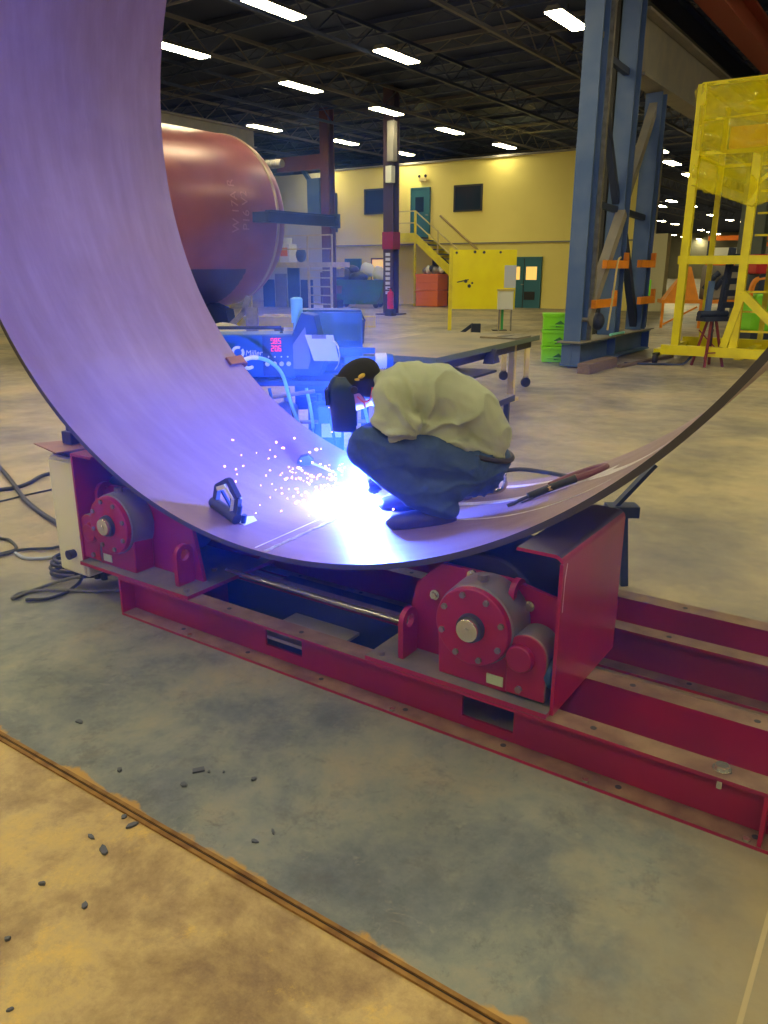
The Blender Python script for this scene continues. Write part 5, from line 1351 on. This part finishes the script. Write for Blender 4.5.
# sagging translucent yellow plastic
PLAS = mat('yellow_film', (0.95, 0.82, 0.0), 0.10, trans=.0, alpha=.34, bump=1.0, bscale=7)
def film(name, f, nu=60, nv=40):
    mb = MB(); vs = [f(i/nu, j/nv) for i in range(nu+1) for j in range(nv+1)]
    fs = [(i*(nv+1)+j, (i+1)*(nv+1)+j, (i+1)*(nv+1)+j+1, i*(nv+1)+j+1) for i in range(nu) for j in range(nv)]
    mb.add(vs, fs); o = obj(name, mb, PLAS, sc_, smooth=True); s_ = o.modifiers.new('s','SOLIDIFY'); s_.thickness = .004; return o
def wr(u, v, k): return .09*noise.noise(Vector((u*5+k, v*5, k)))+.07*noise.noise(Vector((u*13+k, v*9, 2*k)))+.03*abs(noise.noise(Vector((u*24+v*14, v*11-u*9, 2*k))))
film('plastic_sheet', lambda u, v: Vector((2.6*u, -.07+wr(u,v,1), 3.0-.0*u+.0+(4.55-3.0)*v - (1-v)*(.38*min(1,u*2.6) if u < .385 else .38-.9*(u-.385))))).__setitem__('label', 'crinkled yellow plastic sheet')
film('plastic_sheet', lambda u, v: Vector((-.07+wr(u,v,4), WY*u, 3.0+(4.55-3.0)*v)))
film('plastic_sheet', lambda u, v: Vector((2.6*u, WY*v, 4.52-.55*math.sin(PI*u)*math.sin(PI*v)+wr(u,v,7))))
mb = MB(); mb.box(.4,1.0,.5,.9,3.62,3.95); o = obj('tool_box', mb, ORANGER, sc_)
# pipe stand in front
ps_ = thing('pipe_stand', 'dark red folding pipe stand in front of the yellow scaffold', 'pipe stand', (5.75, 14.05, 0), R(15))
for k in range(4):
    a = PI/4+PI/2*k; mb = MB(); mb.bar((.26*math.cos(a),.26*math.sin(a),0),(.07*math.cos(a),.07*math.sin(a),.78),.035,.035); obj('leg', mb, mat('crimson_frame',(.22,.03,.06),.5), ps_)
mb = MB(); mb.bar((-.22,-.2,.16),(.16,.14,.62),.02,.02); mb.bar((.2,-.18,.16),(-.14,.14,.62),.02,.02); mb.bar((-.2,-.2,.25),(.2,-.2,.25),.02,.02); obj('cross_brace', mb, MATS['crimson_frame'], ps_)
mb = MB(); mb.box(-.24,.24,-.12,.12,.78,.86); mb.cyl((-.28,0,.90),(.28,0,.90),.06,seg=14); obj('roller_head', mb, NAVYD, ps_)
mb = MB(); mb.cyl((0,0,.3),(0,0,.8),.035,seg=12); obj('centre_post', mb, NAVYD, ps_)
mb = MB(); mb.bar((-.12,0,.86),(-.06,.05,1.45),.09,.06); obj('v_arm', mb, NAVY, ps_)
mb = MB(); mb.bar((.15,0,.9),(.28,.05,2.0),.10,.08)
for k in range(5): mb.box(.14+.02*k,.40,-.05,.08,1.0+.2*k,1.1+.2*k)
o = obj('ratchet_post', mb, NAVYD, ps_)
cable('dark bar lying on the floor left of the pipe stand', [(4.35,14.3,.02),(5.0,14.15,.02),(5.35,14.15,.02),(5.55,14.2,.2)], .022, NAVYD, cat='bar', name='floor_bar', group='loose bars near the tower')
# orange hopper on its stand, grey machine, far racks
oh = thing('orange_hopper', 'orange pyramid hopper on an orange stand behind the scaffold', 'hopper', (8.75, 23.8, 0), R(-10))
mb = MB(); vs = [(-.52,-.4,.80),(.42,-.4,.80),(.42,.4,.80),(-.52,.4,.80),(.08,-.06,1.72),(.18,-.06,1.72),(.18,.06,1.72),(.08,.06,1.72)]
mb.add(vs, [(0,1,5,4),(1,2,6,5),(2,3,7,6),(3,0,4,7),(4,5,6,7),(3,2,1,0)]); obj('hopper_cone', mb, ORANGE, oh)
mb = MB(); mb.box(-.6,1.7,-.4,.45,.70,.80); obj('stand_top', mb, ORANGE, oh)
for x in (-.55,.5,1.6): mb = MB(); mb.bar((x,-.35,0),(x,-.35,.7),.07,.07); obj('leg', mb, ORANGE, oh)
mb = MB(); mb.bar((-.5,-.35,.1),(.4,-.35,.6),.05,.05); obj('cross_brace', mb, ORANGE, oh)
gm = thing('grey_mixer', 'grey machine housing on the orange stand behind the scaffold', 'machine', (9.45, 23.7, .805), R(-10))
mb = MB(); mb.box(-.15,.95,-.25,.35,0,.95); obj('housing', mb, GREYP, gm, bevel=.05)
for k in range(5):
    mb = MB(); mb.cyl((-.15+.10*k,-.27,.3+.15*(k%3)),(.0+.1*k,-.35,.55+.1*(k%3)),.08,seg=12); obj('fitting', mb, NAVYD, gm, smooth=True)
lb_ = thing('lime_bin', 'lime green bin left of the orange hopper', 'bin', (7.55, 24.0, .9))
mb = MB(); mb.box(-.2,.25,-.2,.2,-.9,0); mb.box(-.22,.27,-.22,.22,0,.45,1); obj('bin_body', mb, [NAVYD, LIME], lb_)
for k in range(3):
    o = thing('pallet_rack', ['orange beamed pallet rack far behind the scaffold, nearest','orange beamed pallet rack in the distance, middle one','orange beamed pallet rack in the distance, farthest'][k], 'pallet rack', F(-6.2+.0*k, 38+11*k, 0), BASE)
    for x in (0,2.7,5.4,8.1):
        mb = MB(); mb.box(x,x+.1,0,.1,0,3.4); obj('upright', mb, NAVYD, o)
    for z in (.7,1.75,2.9):
        mb = MB(); mb.box(0,8.2,-.02,.1,z,z+.22); obj('rack_beam', mb, ORANGER, o)
    for j in range(4):
        mb = MB(); mb.box(.3+2*j,1.9+2*j,.0,1.0,1.98,2.6); obj('pallet_load', mb, (WHITE, GREYP, YELLOWP, CREAM)[(j+k)%4], o)
hv = thing('lime_machine', 'small machine with red housing and lime drum at the right edge', 'machine', (8.25, 17.6, 0))
mb = MB(); mb.box(-.35,.5,-.3,.3,1.55,1.95); obj('red_housing', mb, mat('bright_red_case',(.55,.02,.03),.4), hv, bevel=.05)
mb = MB(); mb.box(-.3,.5,-.3,.3,.35,1.15); obj('lime_drum', mb, LIME, hv, bevel=.06)
mb = MB(); mb.tube([(-.38,-.2,1.0),(-.34,-.2,1.35),(-.15,-.2,1.46),(.5,-.2,1.46)], .06, 8, smooth=4); obj('orange_guard', mb, ORANGE, hv, smooth=True)
mb = MB(); mb.box(-.25,.45,-.25,.25,1.15,1.55); obj('dark_core', mb, NAVYD, hv)
mb = MB(); mb.cyl((.2,0,1.95),(.2,0,2.25),.08,seg=12); obj('top_pipe', mb, NAVYD, hv)
mb = MB(); mb.box(-.3,.5,-.3,.3,0,.35); obj('base', mb, NAVYD, hv)

# chips of slag on the near floor
SLAG = mat('slag_chip', (.10,.11,.15), .45, .3)
chips = [(-.81,1.70,.020,'slag chip at the lower left of the rusty floor'),(-.83,1.91,.026,'grey slag flake left of the rusty strip'),(-.82,2.06,.018,'pale flake touching the rusty strip'),(-.78,2.02,.022,'curled flake beside the rusty strip'),
 (-.67,2.22,.022,'upright dark chip beyond the rusty strip'),(-.96,1.78,.014,'small grey chip near the left edge'),(-.44,2.25,.016,'dark blue chip alone on the grey slab'),(-.39,1.95,.014,'pale grey chip in the middle of the grey slab'),
 (-.60,2.29,.011,'tiny dark chip beside a smaller one'),(-.89,1.97,.015,'rounded chip left of the rusty strip'),(-.55,2.29,.009,'tiniest dark chip on the grey slab'),(-.34,1.99,.012,'brown chip in the middle of the grey slab'),
 (-.91,2.30,.020,'greenish flake near the rusty strip, upper left'),(-1.16,2.60,.022,'long flake at the far left of the grey slab'),(-.97,1.59,.014,'bright chip at the left edge of the photo'),(-.87,1.39,.010,'chip nearest the lower left corner')]
for k, (x, y, s_, lb) in enumerate(chips):
    mb = MB(); n = 6; poly = [(s_*.62*(.7+.5*rnd.random())*math.cos(2*PI*j/n)*(1.5 if k % 2 else 1), s_*.62*(.5+.4*rnd.random())*math.sin(2*PI*j/n)) for j in range(n)]
    mb.prism(poly, 2, .0005, .005+.004*rnd.random())
    o = obj('slag_chip', mb, SLAG, loc=(x, y, 0), rz=rnd.random()*3); tag(o, lb, 'slag chip', 'slag chips on the near floor')
o = obj('slag_chip', MB().prism([(-.02,-.01),(.02,-.012),(.022,.01),(-.018,.012)], 2, .0005, .006), SLAG, loc=(-.64, 2.30, 0), rz=.4); tag(o, 'squarish dark blue chip, largest beyond the rusty strip', 'slag chip', 'slag chips on the near floor')

# ================================================================ smoke and added blue haze
def smoke_mat():
    m = D.materials.new('weld_smoke'); m.use_nodes = True; nt = m.node_tree; nt.nodes.clear(); L = nt.links
    out = nt.nodes.new('ShaderNodeOutputMaterial'); vs = nt.nodes.new('ShaderNodeVolumePrincipled')
    vs.inputs['Color'].default_value = (.30,.60,1,1); vs.inputs['Anisotropy'].default_value = .1
    tc = nt.nodes.new('ShaderNodeTexCoord'); 
    def M(op, a, b=None, c=None):
        n = nt.nodes.new('ShaderNodeMath'); n.operation = op
        for i, x in enumerate((a, b, c)):
            if x is None: continue
            if hasattr(x, 'is_output'): L.new(x, n.inputs[i])
            else: n.inputs[i].default_value = x
        return n.outputs[0]
    sp = nt.nodes.new('ShaderNodeSeparateXYZ'); L.new(tc.outputs['Object'], sp.inputs[0])
    x, y, z = sp.outputs
    # plume axis drifts left and back as it rises; radius grows with height
    zz = M('MAXIMUM', z, 0.0)
    ax = M('MULTIPLY', zz, -0.30); ay = M('MULTIPLY', zz, 0.55)
    dx = M('SUBTRACT', x, ax); dy = M('SUBTRACT', y, ay)
    r2 = M('ADD', M('MULTIPLY', dx, dx), M('MULTIPLY', dy, dy))
    rad = M('ADD', M('MULTIPLY', zz, 0.36), 0.085)
    g = M('DIVIDE', r2, M('MULTIPLY', rad, rad))
    core = M('EXPONENT', M('MULTIPLY', g, -1.3))
    nz = nt.nodes.new('ShaderNodeTexNoise'); nz.inputs['Scale'].default_value = 4.5; nz.inputs['Detail'].default_value = 4; L.new(tc.outputs['Object'], nz.inputs[0])
    nf = M('MAXIMUM', M('MULTIPLY', M('SUBTRACT', nz.outputs['Fac'], .36), 4.0), 0.0)
    fall = M('DIVIDE', 1.0, M('ADD', M('MULTIPLY', zz, 4.0), 0.6))
    fade = M('MINIMUM', M('MAXIMUM', M('MULTIPLY', M('SUBTRACT', 2.0, z), 1.2), 0.0), 1.0)
    d = M('MULTIPLY', M('MULTIPLY', M('MULTIPLY', core, nf), M('MULTIPLY', fall, SMOKE_D)), fade)
    L.new(d, vs.inputs['Density']); L.new(vs.outputs[0], out.inputs['Volume'])
    return m
SMOKE_D = 3.6
HAZE_D = 0.045
mb = MB(); mb.box(-1.5, .5, -.4, 1.9, -.02, 2.05)
sm = obj('weld_smoke', mb, smoke_mat(), loc=AP+Vector((0,0,.03))); tag(sm, 'blue-lit smoke plume drifting up from the welding arc', 'smoke', kind='stuff')
hm_ = D.materials.new('added_haze'); hm_.use_nodes = True; nt = hm_.node_tree; nt.nodes.clear()
o_ = nt.nodes.new('ShaderNodeOutputMaterial'); v_ = nt.nodes.new('ShaderNodeVolumeScatter'); v_.inputs['Density'].default_value = HAZE_D; v_.inputs['Color'].default_value = (.10,.26,1,1)
nt.links.new(v_.outputs[0], o_.inputs['Volume'])
mb = MB(); mb.box(-1.2, 3.0, -1.0, 2.3, .02, 1.2)  # added blue scatter volume, imitates the lens veil over the dark parts
hz = obj('added_haze', mb, hm_, loc=O0, rz=BASE); tag(hz, 'thin blue weld haze added to imitate glare around the ring', 'haze', kind='stuff')
